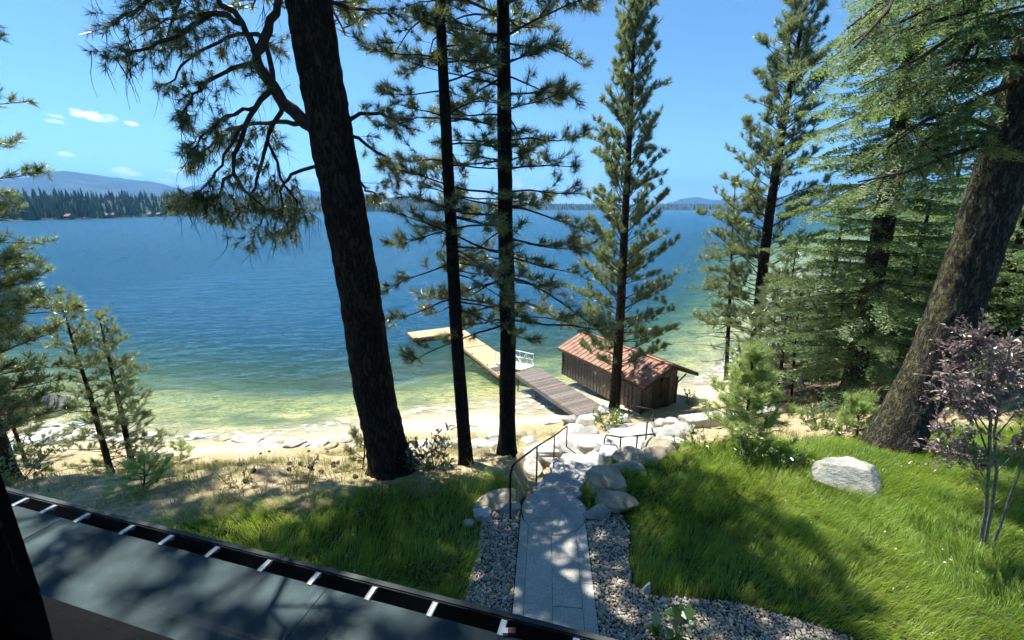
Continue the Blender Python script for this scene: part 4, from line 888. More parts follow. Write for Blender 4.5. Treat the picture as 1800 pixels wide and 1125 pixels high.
# ================================================================== ROCKS, PATH, STEPS
def ico(sub):
    import bmesh
    bm = bmesh.new(); bmesh.ops.create_icosphere(bm, subdivisions=sub, radius=1); V = np.array([v.co[:] for v in bm.verts]); T = np.array([[v.index for v in f.verts] for f in bm.faces]); bm.free(); return V, T
ICO = {s: ico(s) for s in (1, 2, 3, 4, 5)}
def rock_verts(seed, size, sub=4, cuts=9, flat=.0, rough=.05):
    g = np.random.default_rng(seed); V, T = ICO[sub]; V = V.copy()
    for k in range(cuts):
        n = norm(g.normal(size=3)); d = g.uniform(.42, .8); s = V @ n; m = s > d; V[m] -= (s[m] - d)[:, None] * n * .97
    if flat: V[:, 2] = np.where(V[:, 2] > flat, flat + (V[:, 2] - flat) * .12, V[:, 2])
    nz = (fbm(V[:, 0] * 2 + 5 + V[:, 2] * 1.3, V[:, 1] * 2 + 5 - V[:, 2], seed, 4) - .47) * 2
    nz2 = (fbm(V[:, 0] * 7 + 5 + V[:, 2] * 4, V[:, 1] * 7 + 9 - V[:, 2] * 3, seed + 3, 3) - .44) * 2
    V = V * (1 + rough * 2.0 * nz + rough * 1.3 * nz2)[:, None]
    return V * np.asarray(size), T
def rock(name, label, px, py, size, rot=0.0, mat='granite', seed=0, sink=.35, sub=4, flat=0.0, cat='boulder', group=None, tilt=0.0, cuts=13, rough=.045):
    p = P(px, py); V, T = rock_verts(seed + 17, size, sub, cuts, flat, rough)
    o = link(name, mesh_np(name, V, T, None, None, True), M[mat]); o.location = p + np.array([0, 0, size[2] * (1 - 2 * sink)]); o.rotation_euler = (tilt, tilt * .5, rot)
    return tag(o, label, cat, group)
rock('boulder', 'big pale granite boulder with lichen sitting on the right lawn', 1487, 852, (.66, .50, .42), .05, 'granite_lichen', 5, .33, 5, .7, cuts=3, rough=.05)
rock('boulder', 'large tan boulder right of the steps, the upper of two', 1072, 862, (.56, .50, .36), -.5, 'granite_tan', 9, .36, 5)
rock('boulder', 'large shaded tan boulder right of the rounded landing slab', 1076, 894, (.52, .42, .30), -.3, 'granite_tan', 3, .3, 5)
rock('boulder', 'blue-grey rock beside the right rim of the rounded landing slab', 1048, 908, (.30, .24, .19), -.2, 'granite', 4, .35)
rock('boulder', 'long dark sloping rock left of the path handrail', 878, 884, (.58, .3, .22), .75, 'granite_tan', 5, .4)
rock('boulder', 'flat grey rock touching the left rim of the rounded landing slab', 897, 897, (.33, .2, .16), .1, 'granite', 6, .4)
rock('boulder', 'small pale rock leftmost of the rocks edging the left gravel', 846, 908, (.2, .17, .17), .3, 'granite_pale', 7, .3)
rock('boulder', 'tiny rock in the grass left of the gravel', 826, 922, (.13, .11, .09), .3, 'granite', 8, .3, 3)
rock('boulder', 'rounded striped rock left of the upper steps', 932, 834, (.42, .38, .34), .4, 'granite_pale', 19, .3)
rock('boulder', 'grey rock behind the striped rock by the left handrail', 938, 812, (.5, .33, .3), -.2, 'granite', 10, .35)
rock('boulder', 'low flat rock between the left handrail posts', 962, 812, (.45, .28, .2), .1, 'granite', 12, .35)
rock('boulder', 'dark rounded rock behind the last left handrail post', 1003, 799, (.55, .4, .3), 0, 'granite', 13, .3)
rock('boulder', 'dark rounded rock right behind the stone landing', 1046, 796, (.6, .4, .3), .2, 'granite', 14, .3)
rock('boulder', 'cracked beige rock at the foot of the second handrail', 1110, 814, (.5, .38, .26), .3, 'granite_tan', 15, .3)
rock('boulder', 'cracked beige rock right of the second handrail', 1140, 808, (.55, .4, .25), -.1, 'granite_tan', 16, .3)
rock('boulder', 'rock at the lawn corner right of the lower steps', 1164, 797, (.5, .35, .28), -.4, 'granite_tan', 17, .35)
rock('boulder', 'low grey rock at the lawn edge below the second handrail', 1095, 826, (.5, .25, .18), -.15, 'granite', 18, .35)
rock('boulder', 'white triangular stone at the gravel edge of the right lawn', 1137, 1040, (.1, .07, .11), .4, 'granite_pale', 20, .25, 3)
rock('boulder', 'huge dark rough boulder on the beach at the far left', 62, 728, (3.0, 1.5, .95), .02, 'granite_dark', 21, .25, 5, 0, cuts=7, rough=.09)
rock('boulder', 'pale rock at the left end of the white beach slabs', 20, 745, (.9, .7, .6), .2, 'granite', 22, .3)
ORD = 'first second third fourth fifth sixth seventh eighth ninth tenth eleventh twelfth thirteenth fourteenth fifteenth sixteenth'.split()
SL = [((30, 772), (1.0, .6, .22), .25), ((70, 766), (1.0, .6, .2), .3), ((92, 766), (1.1, .65, .28), .3), ((122, 772), (1.0, .6, .2), .35), ((68, 780), (1.1, .6, .22), .2), ((86, 749), (.55, .4, .14), 0), ((143, 745), (.9, .5, .22), .4), ((160, 770), (.9, .5, .18), .3),
      ((192, 776), (.9, .6, .2), .2), ((220, 776), (.9, .6, .2), .2), ((262, 770), (.7, .5, .2), .3), ((10, 790), (.9, .6, .25), .1)]
for i, ((x, y), sz, ro) in enumerate(SL):
    rock('shore_slab', ORD[sorted(range(len(SL)), key=lambda q: SL[q][0][0]).index(i)] + ' flat white beach slab counted from the left picture edge', x, y, sz, ro, 'granite_pale', 40 + i, .25, 3, .45, 'rock', 'white slabs on the left beach')
SR = [((334, 774), (.5, .35, .2)), ((352, 775), (.55, .3, .18)), ((376, 776), (.6, .35, .2)), ((396, 778), (.55, .35, .2)), ((424, 780), (.75, .45, .22)), ((446, 782), (.6, .4, .2)), ((474, 781), (.65, .4, .2)), ((494, 784), (.5, .35, .18)), ((516, 786), (.65, .4, .2)), ((536, 788), (.4, .3, .2)),
      ((561, 789), (.5, .38, .25)), ((586, 790), (.5, .38, .28)), ((608, 786), (.45, .35, .25)), ((620, 790), (.3, .25, .15)), ((735, 788), (.4, .3, .2)), ((768, 782), (.35, .3, .2)), ((790, 786), (.4, .3, .2)), ((812, 778), (.45, .35, .25)), ((836, 786), (.55, .4, .28)), ((852, 796), (.5, .35, .2)), ((866, 790), (.5, .4, .22)), ((872, 772), (.5, .35, .25)),
      ((925, 778), (.5, .4, .3)), ((915, 768), (.45, .35, .25))]
for i, ((x, y), sz) in enumerate(SR):
    rock('shore_rock', (ORD[i] + ' beach edging rock from the left, left of the huge trunk') if i < 14 else (ORD[i - 14] + ' beach edging rock rightward from the huge trunk toward the steps'), x, y - (rnd(2, 9) if i < 14 else 0), tuple(np.array((sz[0] * 1.15, sz[1] * 1.2, sz[2] * .85)) * rnd(.65, 1.3)), rnd(-.6, 1.0), ('granite', 'granite_pale', 'granite_pale', 'granite_tan')[i % 4], 60 + i, rnd(.28, .42), 4, rnd(.45, .8), 'rock', 'rocks edging the beach')
RP = [((974, 743), (.8, .6, .25), 'granite_pale'), ((1004, 744), (.6, .45, .4), 'granite'), ((1003, 757), (.7, .4, .25), 'granite_pale'), ((1030, 748), (.65, .5, .45), 'granite_pale'), ((1044, 738), (.6, .4, .35), 'granite_pale'), ((1060, 726), (.5, .4, .3), 'granite_pale'), ((1028, 764), (.5, .4, .3), 'granite'), ((1162, 752), (.55, .45, .35), 'granite'), ((1180, 756), (.4, .35, .35), 'granite'), ((1200, 762), (.55, .4, .35), 'granite'), ((1100, 742), (.5, .35, .3), 'granite'), ((1174, 768), (.6, .45, .3), 'granite'), ((1186, 780), (.6, .4, .14), 'granite_pale'), ((1160, 770), (.4, .3, .25), 'granite')]
RPL = ['broad flat white rock on the sand left of the pier end', 'upright grey rock touching the pier end corner', 'long white rock below the pier end', 'white rock left of the round green shrub', 'white rock against the near end of the pier', 'white rock between the pier and the bushy pine trunk', 'grey rock below the round green shrub', 'grey rock at the shed gable foot', 'small upright rock right of the shed gable foot', 'rounded rock at the left end of the timber bench', 'grey rock right of the round green shrub', 'wide grey rock below the timber bench end', 'low flat pale stone above the lawn corner', 'small grey rock right of the bottom steps']
for i, ((x, y), sz, mt) in enumerate(RP):
    rock('landing_rock', RPL[i], x, y, sz, rnd(-.4, .8), mt, 90 + i, .3, 4, .6, 'rock', 'boulders around the lower landing')

def slab_obj(name, outline, ztop, thick, mat, parent, jitter=.006, bevel=.02):
    """stone slab: outline (n,2), soft top edge"""
    o = np.asarray(outline, float); c = o.mean(0); n = len(o); ins = c + (o - c) * (1 - bevel / np.linalg.norm(o - c, axis=1).mean()); mid = c + (o - c) * .5
    V = [np.column_stack([o, np.full(n, ztop - thick)]), np.column_stack([o, np.full(n, ztop - bevel)]), np.column_stack([ins, np.full(n, ztop)]), np.column_stack([mid, ztop + rng.normal(0, jitter, n)]), [[c[0], c[1], ztop]]]
    V = np.vstack(V); q = []; t = []
    for r_ in range(3):
        for i in range(n): j = (i + 1) % n; q.append((r_ * n + i, r_ * n + j, (r_ + 1) * n + j, (r_ + 1) * n + i))
    for i in range(n): t.append((3 * n + i, 3 * n + (i + 1) % n, 4 * n))
    me = mesh_np(name, V, t, q, None, False); return link(name, me, mat, parent)
# paved path
path = empty('path', (0, 0, 0)); path['kind'] = 'structure'; path['label'] = 'grey paved garden path running from the house to the steps'
d = norm(np.array([.078, 1.0])); s_ = np.array([d[1], -d[0]]); o0 = np.array([.592, 4.818])
def PL(l, a): return o0 + s_ * l + d * a
CEN = PL(.02, 2.10); RX, RY = .60, .62
def in_round(p): return np.linalg.norm(((p - CEN) @ np.column_stack([s_, d])) / [RX + .012, RY + .012])
cols = [(-.585, -.434, [-3.2, -1.6, .55, 1.9]), (-.431, -.027, [-3.2, -1.9, -.4, 1.0, 2.0]), (-.023, .398, [-3.2, -1.5, .1, 1.35, 2.0]), (.402, .585, [-3.2, -1.0, .52, 2.0])]
for a0, a1, cuts in cols:
    for q0, q1 in zip(cuts[:-1], cuts[1:]):
        pts = [PL(a0 + .001, q0 + .002), PL(a1 - .001, q0 + .002)]
        if q1 >= 1.9:   # scribed round the landing slab
            xs_ = np.linspace(a1 - .003, a0 + .003, 8)
            for l in xs_:
                u = (l - .02) / (RX + .012); e = 2.10 - (RY + .012) * sqrt(max(0, 1 - u * u)) if abs(u) < 1 else 2.10
                pts.append(PL(l, max(min(e, 2.1), q0 + .05)))
        else: pts += [PL(a1 - .001, q1 - .002), PL(a0 + .001, q1 - .002)]
        slab_obj('paving_slab', pts, .03 + rnd(-.003, .003), .12, M['paver'], path, 0, .003)
a = np.linspace(0, 2 * pi, 40, endpoint=False)
rr = 1 + .02 * np.sin(a * 3 + 1) + .012 * np.sin(a * 7)
lo = slab_obj('landing_slab', [CEN + s_ * RX * np.sign(cos(x)) * abs(cos(x)) ** .85 * r_ + d * RY * sin(x) * r_ for x, r_ in zip(a, rr)], .045, .2, M['step_stone'], path, .003, .02); lo['label'] = 'rounded granite landing slab at the end of the paving'
# stone steps
stairs = empty('stone_steps', (0, 0, 0)); stairs['kind'] = 'structure'; stairs['label'] = 'natural stone steps winding down to the beach'
def step(px, py, z, hw, hd, ang=0.0, thick=.2, mat='step_stone', name='step'):
    hw *= .95; hd *= .80; c = upz(px, py, z)[:2]; n = 22; a = np.linspace(0, 2 * pi, n, endpoint=False); ca, sa = cos(ang), sin(ang)
    pts = []
    for x in a:
        e = .55; u = np.sign(cos(x)) * abs(cos(x)) ** e * hw * (1 + rng.normal(0, .03)); v = np.sign(sin(x)) * abs(sin(x)) ** e * hd * (1 + rng.normal(0, .04)); pts.append(c + [u * ca - v * sa, u * sa + v * ca])
    return slab_obj(name, pts, z, thick, M[mat], stairs, .004, .025)
step(980, 864, -.12, .52, .24, .0)
step(962, 849, -.27, .24, .2, .1); step(1000, 852, -.27, .30, .22, -.05)
step(972, 838, -.42, .24, .2, .1); step(1005, 841, -.43, .32, .22, -.05)
step(984, 827, -.58, .26, .2, .15); step(1016, 833, -.58, .34, .25, -.1)
step(1000, 819, -.74, .5, .26, -.1); step(1040, 826, -.75, .25, .3, -.4)
step(1020, 807, -.95, .55, .35, -.2); step(1054, 806, -1.0, .42, .4, -.5); step(985, 812, -.92, .25, .25)
for (x, y, hw, hd, an) in ((952, 790, .6, .35, .2), (974, 784, .7, .4, .1), (1012, 774, .75, .5, 0), (1046, 774, .6, .5, 0), (1070, 786, .5, .4, -.2), (1078, 772, .55, .45, 0), (1094, 792, .6, .4, -.1), (1104, 778, .6, .4, -.2), (1124, 788, .5, .35, 0), (1120, 768, .6, .45, -.2), (1140, 776, .5, .35, -.2), (1104, 760, .6, .4, 0), (1134, 758, .6, .4, -.2), (1122, 749, .7, .4, 0), (1150, 750, .5, .35, 0), (1086, 752, .6, .4, 0)):
    z = float(P(x, y)[2]) + .12; step(x, y, z, hw, hd, an, .35, 'granite_pale' if x < 1130 and y > 765 else 'step_stone')

# handrails
def handrail(label, posts, rail, r=.021):
    b0 = P(*posts[0][0]); root = empty('handrail', b0, label, 'handrail')
    tops = []
    for (bp, ty) in posts:
        p = P(*bp); tp = upY(bp[0] - (bp[0] - 900) * 0, ty, p[1]); tp[0] = p[0]; tops.append(tp); B = MB(); B.tube([p - [0, 0, .15], (p + tp) / 2, tp], r * .9, 8); B.build('post', M['iron'], root, True, origin=b0)
    pts = rail(tops); B = MB(); B.tube(pts, r, 8); B.build('top_rail', M['iron'], root, True, origin=b0); return tops
def bend(tops):
    a, b_ = tops[0], tops[1]; d = norm(b_ - a); c = a + [0, 0, -.02]
    return [c + [0, 0, -.12], c + d * .03, a + d * .12 + [0, 0, .08], a + d * .3 + [0, 0, .12]] + [b_ + [0, 0, .02]] + [t + [0, 0, .02] for t in tops[2:]]
handrail('long dark metal handrail descending left of the stone steps', [((897, 914), 832), ((943, 853), 786), ((973, 824), 767), ((995, 806), 750)], bend)
handrail('dark metal handrail along the right side of the middle steps', [((1059, 828), 772), ((1089, 803), 770), ((1118, 796), 767), ((1149, 791), 764)], bend)
handrail('small dark metal handrail at the bottom by the shed wall', [((1134, 786), 744), ((1148, 746), 727)], lambda t: [t[0] + [0, 0, .02], (t[0] + t[1]) / 2, t[1]])
handrail('short dark metal handrail in front of the shed gable', [((1104, 741), 712), ((1147, 747), 720)], lambda t: [t[0] + [0, 0, -.1], t[0] + [.05, 0, 0], (t[0] + t[1]) / 2, t[1]])
#@@ dock

# ================================================================== SHED
LV = np.array([-.493, .870, 0]); LV /= np.linalg.norm(LV); WV = np.array([LV[1], -LV[0], 0]); SB = -5.62
E0 = np.array([7.03, 21.31, 0])     # near left eave corner on plan
def sp_(w, l, z): return E0 + WV * w + LV * l + UP * z
shed = empty('boat_shed', sp_(1.6, 3.9, SB), 'brown board-and-batten boat shed with rusty red metal roof beside the pier', 'shed'); so = np.array(shed.location)
AXS = (WV, LV, UP); w0, w1, l0, l1 = .22, 2.95, .35, 7.55; ze = -3.78; zr = -2.93; wr = 2.1; wE = 4.3
def prof_z(w): return ze + (zr - ze) * min(w, wr) / wr if w <= wr else zr + (-3.78 - zr) * (w - wr) / (wE - wr)
b = MB(); b.box(sp_((w0 + w1) / 2, (l0 + l1) / 2, (SB + ze - .02) / 2), (w1 - w0, l1 - l0, ze - .02 - SB), AXS); b.build('wall', M['shed_wood'], shed, origin=so)
for l in (l0 + .002, l1 - .002):      # gable fill
    b = MB(); n_ = 1 if l > 3 else -1
    pts = [sp_(w0, l, ze - .02), sp_(w1, l, ze - .02), sp_(w1, l, prof_z(w1) - .06), sp_(wr, l, zr - .06), sp_(w0, l, prof_z(w0) - .06)]; V = np.array(pts + [p + LV * .1 * -n_ for p in pts]); k = 5
    b.add(V, [(0, 1, 2), (0, 2, 3), (0, 3, 4), (5, 7, 6), (5, 8, 7), (5, 9, 8)], [(i, (i + 1) % 5, (i + 1) % 5 + 5, i + 5) for i in range(5)]); b.build('gable', M['shed_wood'], shed, origin=so)
for i, l in enumerate(np.arange(l0 + .1, l1, .30)):
    boxpart('batten', M['shed_wood'], shed, sp_(w0 - .018, l, (SB + ze) / 2 - .02), (.036, .05, ze - SB - .1), AXS, so)
for w in np.arange(w0 + .05, w1, .30):
    if 1.0 < w < 2.3: continue
    boxpart('batten', M['shed_wood'], shed, sp_(w, l0 - .018, (SB + prof_z(w)) / 2 - .05), (.05, .036, prof_z(w) - SB - .2), AXS, so)
for nm, w in (('door', 1.32), ('door', 1.98)):
    dr = boxpart(nm, M['shed_trim'], shed, sp_(w, l0 - .02, SB + .97), (.63, .05, 1.86), AXS, so)
    boxpart('handle', M['iron'], dr, sp_(w + (.24 if w < 1.5 else -.24), l0 - .06, SB + .95), (.03, .03, .16), AXS, so)
for w in (w0, w1): boxpart('corner_board', M['shed_trim'], shed, sp_(w, l0, (SB + ze) / 2), (.12, .12, ze - SB - .05), AXS, so)
boxpart('corner_board', M['shed_trim'], shed, sp_(w0, l1, (SB + ze) / 2), (.12, .12, ze - SB - .05), AXS, so)
rb = MB(); L1 = 7.9
for (wa, za, wb, zb) in ((0, ze, wr, zr), (wr, zr, wE, -3.78)):
    V = np.array([sp_(wa, 0, za), sp_(wb, 0, zb), sp_(wb, L1, zb), sp_(wa, L1, za)]); V = np.vstack([V, V + [0, 0, .05]]); rb.add(V, None, [(0, 3, 2, 1), (4, 5, 6, 7), (0, 1, 5, 4), (1, 2, 6, 5), (2, 3, 7, 6), (3, 0, 4, 7)])
roof = rb.build('roof', M['shed_roof'], shed, origin=so)
for l in np.arange(.02, L1, .40):
    for (wa, za, wb, zb) in ((0, ze, wr, zr), (wr, zr, wE, -3.78)):
        p, q = sp_(wa, l, za + .065), sp_(wb, l, zb + .065); dv = norm(q - p); up_ = norm(cross(dv, LV)); up_ = up_ if up_[2] > 0 else -up_
        boxpart('seam', M['shed_roof'], roof, (p + q) / 2, (np.linalg.norm(q - p), .03, .045), (dv, LV, up_), so)
boxpart('ridge_cap', M['shed_roof'], roof, sp_(wr, L1 / 2, zr + .075), (.22, L1 + .02, .05), AXS, so)
for (wa, za, wb, zb) in ((0, ze, wr, zr), (wr, zr, wE, -3.78)):
    for l in (-.02, L1 + .02):
        p, q = sp_(wa, l, za - .06), sp_(wb, l, zb - .06); dv = norm(q - p); boxpart('bargeboard', M['shed_trim'], roof, (p + q) / 2, (np.linalg.norm(q - p) - .01, .035, .17), (dv, LV, norm(cross(LV, dv)) * (-1)), so)
for w, z_ in ((.02, ze - .07), (wE - .02, -3.78 - .07)): boxpart('fascia', M['shed_trim'], roof, sp_(w, L1 / 2, z_), (.035, L1 - .06, .13), AXS, so)
for l in (.45, 3.9, 7.4):
    p, q = sp_(w1 + .04, l, -4.35), sp_(wE - .45, l, -3.86); bb = MB(); bb.tube([p, (p + q) / 2, q], .045, 6); bb.build('brace', M['shed_trim'], shed, origin=so)
for l in np.arange(.4, L1, .8):
    boxpart('rafter_tail', M['shed_trim'], roof, sp_(.14, l, ze - .075), (.3, .06, .10), AXS, so)
bb = MB(); bb.box(sp_(1.6, l0 - .13, ze + .08), (.16, .14, .2), AXS); bb.build('lamp', M['iron'], shed, origin=so)

# ================================================================== PIER AND DOCK
PD = norm(np.array([3.566 - .115, 20.939 - 27.331, 0])); PW = np.array([-PD[1], PD[0], 0]) ; PZ_ = -5.1; p00 = np.array([.113, 26.95, 0]); plen = 7.25; pw = 1.94
if (PW @ np.array([1, 0, 0])) < 0: PW = -PW
def pp_(l, w, z): return p00 + PD * l + PW * w + UP * z
AXP = (PD, PW, UP); pier = empty('pier', pp_(plen / 2, pw / 2, PZ_), 'weathered brown plank pier on posts leading out from the rocks', 'pier'); po = np.array(pier.location)
n = 50; bw = plen / n; bm_ = MB(); bm_.box((0, 0, 0), (bw - .012, pw, .04), AXP); pm = bm_.build('plank', M['deck_grey'], pier); pm.location = pp_(bw / 2, pw / 2, PZ_ - .02) - po
vm = [M['deck_grey']] + [mat_plain('deck_grey_%d' % i, c, .7, 0, .22, 6, .2, 60) for i, c in enumerate(((.19, .16, .14), (.12, .10, .09)))]
pms = [pm.data]
for mt in vm[1:]: mm = pm.data.copy(); mm.materials.clear(); mm.materials.append(mt); pms.append(mm)
for i in range(1, n):
    o = pm.copy(); o.data = pms[rng.integers(0, 3)]; COL.objects.link(o); o.location = pp_(bw * (i + .5), pw / 2, PZ_ - .02 + rnd(-.003, .003)) - po
for w in (.03, pw - .03): boxpart('edge_beam', M['deck_grey'], pier, pp_(plen / 2, w, PZ_ - .14), (plen, .06, .19), AXP, po)
boxpart('end_beam', M['deck_grey'], pier, pp_(.03, pw / 2, PZ_ - .14), (.06, pw - .13, .19), AXP, po)
for l in (.4, 2.6, 4.8):
    for w in (.12, pw - .12):
        bb = MB(); q = pp_(l, w, 0); bb.tube([[q[0], q[1], float(terrain(q[0], q[1])) - .3], [q[0], q[1], PZ_ - .2]], .045, 8); bb.build('post', M['float_black'], pier, True, origin=po)
# floating dock
q0 = np.array([-.92, 27.75, 0]); DD = norm(np.array([-6.05 - q0[0], 37.75 - q0[1], 0])); DW = np.array([DD[1], -DD[0], 0]); DZ = -5.6
def dp_(l, w, z): return q0 + DD * l + DW * w + UP * z
AXD = (DW, DD, UP); dock = empty('floating_dock', dp_(5, 1, DZ), 'L-shaped tan plank floating dock out on the lake', 'dock'); do = np.array(dock.location)
main_l = np.linalg.norm(np.array([-6.05, 37.75]) - q0[:2]); dw = 2.0; armw = 2.1; arml = 2.9; bw = .14
vt = [M['deck_tan']] + [mat_plain('deck_tan_%d' % i, c, .65, 0, .14, 5, .2, 60) for i, c in enumerate(((.56, .38, .22), (.45, .295, .165)))]
def plank_set(name, size, ax):
    b = MB(); b.box((0, 0, 0), size, ax); o = b.build(name, vt[0], dock); ds = [o.data]
    for mt in vt[1:]: mm = o.data.copy(); mm.materials.clear(); mm.materials.append(mt); ds.append(mm)
    return o, ds
pl, ds = plank_set('plank', (dw, bw - .012, .035), AXD); first = True
for l in np.arange(bw / 2, main_l + armw, bw):
    if any(abs(l - j) < .05 for j in (3.35, 6.7)): continue
    o = pl if first else pl.copy()
    if not first: COL.objects.link(o); o.data = ds[rng.integers(0, 3)]
    first = False; o.location = dp_(l, dw / 2, DZ - .018) - do
pl, ds = plank_set('plank', (bw - .012, armw, .035), AXD); first = True
for w in np.arange(-bw / 2, -arml, -bw):
    o = pl if first else pl.copy()
    if not first: COL.objects.link(o); o.data = ds[rng.integers(0, 3)]
    first = False; o.location = dp_(main_l + armw / 2, w, DZ - .018) - do
e = .03
for c, s in ((dp_((main_l) / 2, -e, DZ - .13), (.05, main_l, .19)), (dp_((main_l + armw) / 2, dw + e, DZ - .13), (.05, main_l + armw, .19)), (dp_(-e, dw / 2, DZ - .13), (dw + .02, .05, .19)), (dp_(main_l + armw + e, (dw - arml) / 2, DZ - .13), (dw + arml, .05, .19)),
             (dp_(main_l - e, -arml / 2 - .03, DZ - .13), (arml, .05, .19)), (dp_(main_l + armw / 2, -arml - e, DZ - .13), (.05, armw, .19))):
    boxpart('fascia_board', M['deck_side'], dock, c, s, AXD, do)
for c, s, mt in ((dp_(1.7, 1, DZ - .36), (1.6, 2.8, .34), 'float_black'), (dp_(5.0, 1, DZ - .36), (1.6, 2.8, .34), 'float_black'), (dp_(8.6, 1, DZ - .36), (1.6, 3.0, .34), 'float_black'), (dp_(main_l + armw / 2, -2.3, DZ - .36), (.9, 1.9, .34), 'float_black'), (dp_(main_l + armw / 2, -1.1, DZ - .36), (1.3, 1.9, .33), 'float_yellow')):
    boxpart('float', M[mt], dock, c, s, AXD, do)
for l in (.3, 2.1, 5.0, 8.0): boxpart('cleat', M['iron'], dock, dp_(l, .1, DZ + .03), (.06, .16, .06), AXD, do)
mt_ = empty('dock_mat', dp_(1.05, .75, DZ + .002), 'dark mat with a pale emblem lying on the dock near the gangway', 'mat'); mo = np.array(mt_.location)
boxpart('sheet', M['mat_navy'], mt_, dp_(1.05, .78, DZ + .012), (1.5, .85, .016), AXD, mo)
b = MB()   # pale splayed emblem
c0 = dp_(1.05, .85, DZ + .0225); em = []
for k in range(10): a_ = k * pi / 5; rr_ = .2 if k % 2 == 0 else .09; em.append(c0 + DW * cos(a_) * rr_ * 1.2 + DD * sin(a_) * rr_)
b.add(np.vstack([[c0], em]), [(0, 1 + k, 1 + (k + 1) % 10) for k in range(10)]); b.build('emblem', M['white_paint'], mt_, origin=mo)
# gangway
g0 = np.array([-.75, 30.25, -5.5]); g1 = np.array([1.12, 28.15, -5.22]); GD = norm(g1 - g0); GW = norm(cross(GD, UP)); GU = cross(GW, GD); gl_ = np.linalg.norm(g1 - g0); AXG = (GD, GW, GU)
gw = empty('gangway', (g0 + g1) / 2, 'white metal gangway with truss railings between pier and floating dock', 'gangway'); go = np.array(gw.location); wid = 1.15
def gp(l, w, u): return g0 + GD * l + GW * w + GU * u
nsl = 14
b = MB(); b.box((0, 0, 0), (gl_ / nsl - .012, wid, .03), AXG); o = b.build('deck_slat', M['alu_white'], gw); o.location = gp(gl_ / nsl / 2, 0, 0) - go
for i in range(1, nsl): c = o.copy(); COL.objects.link(c); c.location = gp(gl_ / nsl * (i + .5), 0, 0) - go
for w in (-wid / 2, wid / 2):
    def bar(nm, a, b_, r_): B = MB(); B.tube([a, (a + b_) / 2, b_], r_, 6); B.build(nm, M['alu_white'], gw, True, origin=go)
    bar('side_rail', gp(0, w, -.03), gp(gl_, w, -.03), .045); bar('top_rail', gp(-.1, w, .85), gp(gl_ + .05, w, .85), .03); bar('mid_rail', gp(0, w, .43), gp(gl_, w, .43), .018)
    for l in np.linspace(0, gl_, 5): bar('baluster', gp(l, w, 0), gp(l, w, .85), .02)
    k_ = np.linspace(0, gl_, 5)
    for i in range(4): bar('truss_bar', gp(k_[i], w, .05 if i % 2 == 0 else .83), gp(k_[i + 1], w, .83 if i % 2 == 0 else .05), .018)
# timber bench / edging
t0 = P(1212, 756); t1_ = P(1372, 742); t1_[2] += .45; t0[2] += .25; TD = norm(t1_ - t0); TW = norm(cross(UP, TD)); TU = cross(TD, TW); tl_ = np.linalg.norm(t1_ - t0); AXT = (TD, TW, TU)
tb = empty('timber_bench', (t0 + t1_) / 2, 'long low weathered timber bench with raised end behind the bright sapling', 'bench'); to = np.array(tb.location)
def tp_(l, w, u): return t0 + TD * l + TW * w + TU * u
boxpart('seat_board', M['timber_grey'], tb, tp_(tl_ / 2, .13, 0), (tl_, .24, .09), AXT, to); boxpart('seat_board', M['timber_grey'], tb, tp_(tl_ / 2, .385, .004), (tl_, .24, .09), AXT, to)
boxpart('side_beam', M['timber_grey'], tb, tp_(tl_ / 2, .06, -.17), (tl_ - .1, .1, .22), AXT, to)
e_ax = (norm(TW + UP * .9), TD, norm(cross(norm(TW + UP * .9), TD)))
boxpart('raised_end', M['timber_grey'], tb, tp_(tl_ - .22, .72, .34), (.85, .42, .08), e_ax, to)
for l in (.3, tl_ * .5, tl_ - .2): boxpart('leg', M['timber_grey'], tb, tp_(l, .25, -.34), (.14, .3, .5), AXT, to)
#@@ small

# sign on the leaning trunk
SY = float(P(1594, 798)[1]) + .5 - .56
c = upY(1652, 699, SY); sroot = empty('notice_sign', c, 'small dark red notice with cream border nailed to the leaning trunk', 'sign'); AXN = (norm([.93, .30, .12]), norm([-.30, .93, 0]), UP)
n_ = norm(cross(AXN[0], UP)); u_ = cross(n_, AXN[0]) * -1; u_ = u_ if u_[2] > 0 else -u_; AXN = (AXN[0], n_, u_)
boxpart('board', M['sign_cream'], sroot, (0, 0, 0), (.27, .012, .21), AXN); f_ = -n_ if n_[1] > 0 else n_
boxpart('face', M['sign_red'], sroot, f_ * .008, (.235, .006, .172), AXN)
for i, (w_, z_) in enumerate(((.17, .05), (.2, .018), (.14, -.016), (.18, -.05))): boxpart('lettering', M['float_black'], sroot, f_ * .0125 + u_ * z_, (w_, .003, .016), AXN)

# ------------------------------------------------------------------ gravel
def in_poly(x, y, poly):
    poly = np.asarray(poly); n = len(poly); c = np.zeros(x.shape, bool); j = n - 1
    for i in range(n):
        xi, yi = poly[i]; xj, yj = poly[j]; c ^= ((yi > y) != (yj > y)) & (x < (xj - xi) * (y - yi) / (yj - yi + 1e-12) + xi); j = i
    return c
GL = [upz(*q, 0)[:2] for q in ((905, 1000), (912, 912), (915, 890), (880, 892), (850, 912), (845, 935), (838, 980), (826, 1020), (815, 1060), (800, 1125), (895, 1125))]
GR = [upz(*q, 0)[:2] for q in ((1050, 1125), (1040, 990), (1028, 905), (1060, 900), (1094, 905), (1106, 940), (1104, 985), (1112, 1030), (1150, 1050), (1220, 1055), (1290, 1060), (1380, 1085), (1450, 1105), (1520, 1135), (1560, 1250), (1060, 1250))]
def gravel_mask(x, y): return in_poly(x, y, GL) | in_poly(x, y, GR)
gx = rng.uniform(-1.2, 5.5, 160000); gy = rng.uniform(2.6, 7.3, 160000); keep = gravel_mask(gx, gy)
rel = np.stack([gx, gy], -1) - o0; al = rel @ d[:2] if len(d) == 2 else rel @ np.array([.078, 1.0]) / sqrt(1 + .078 ** 2)
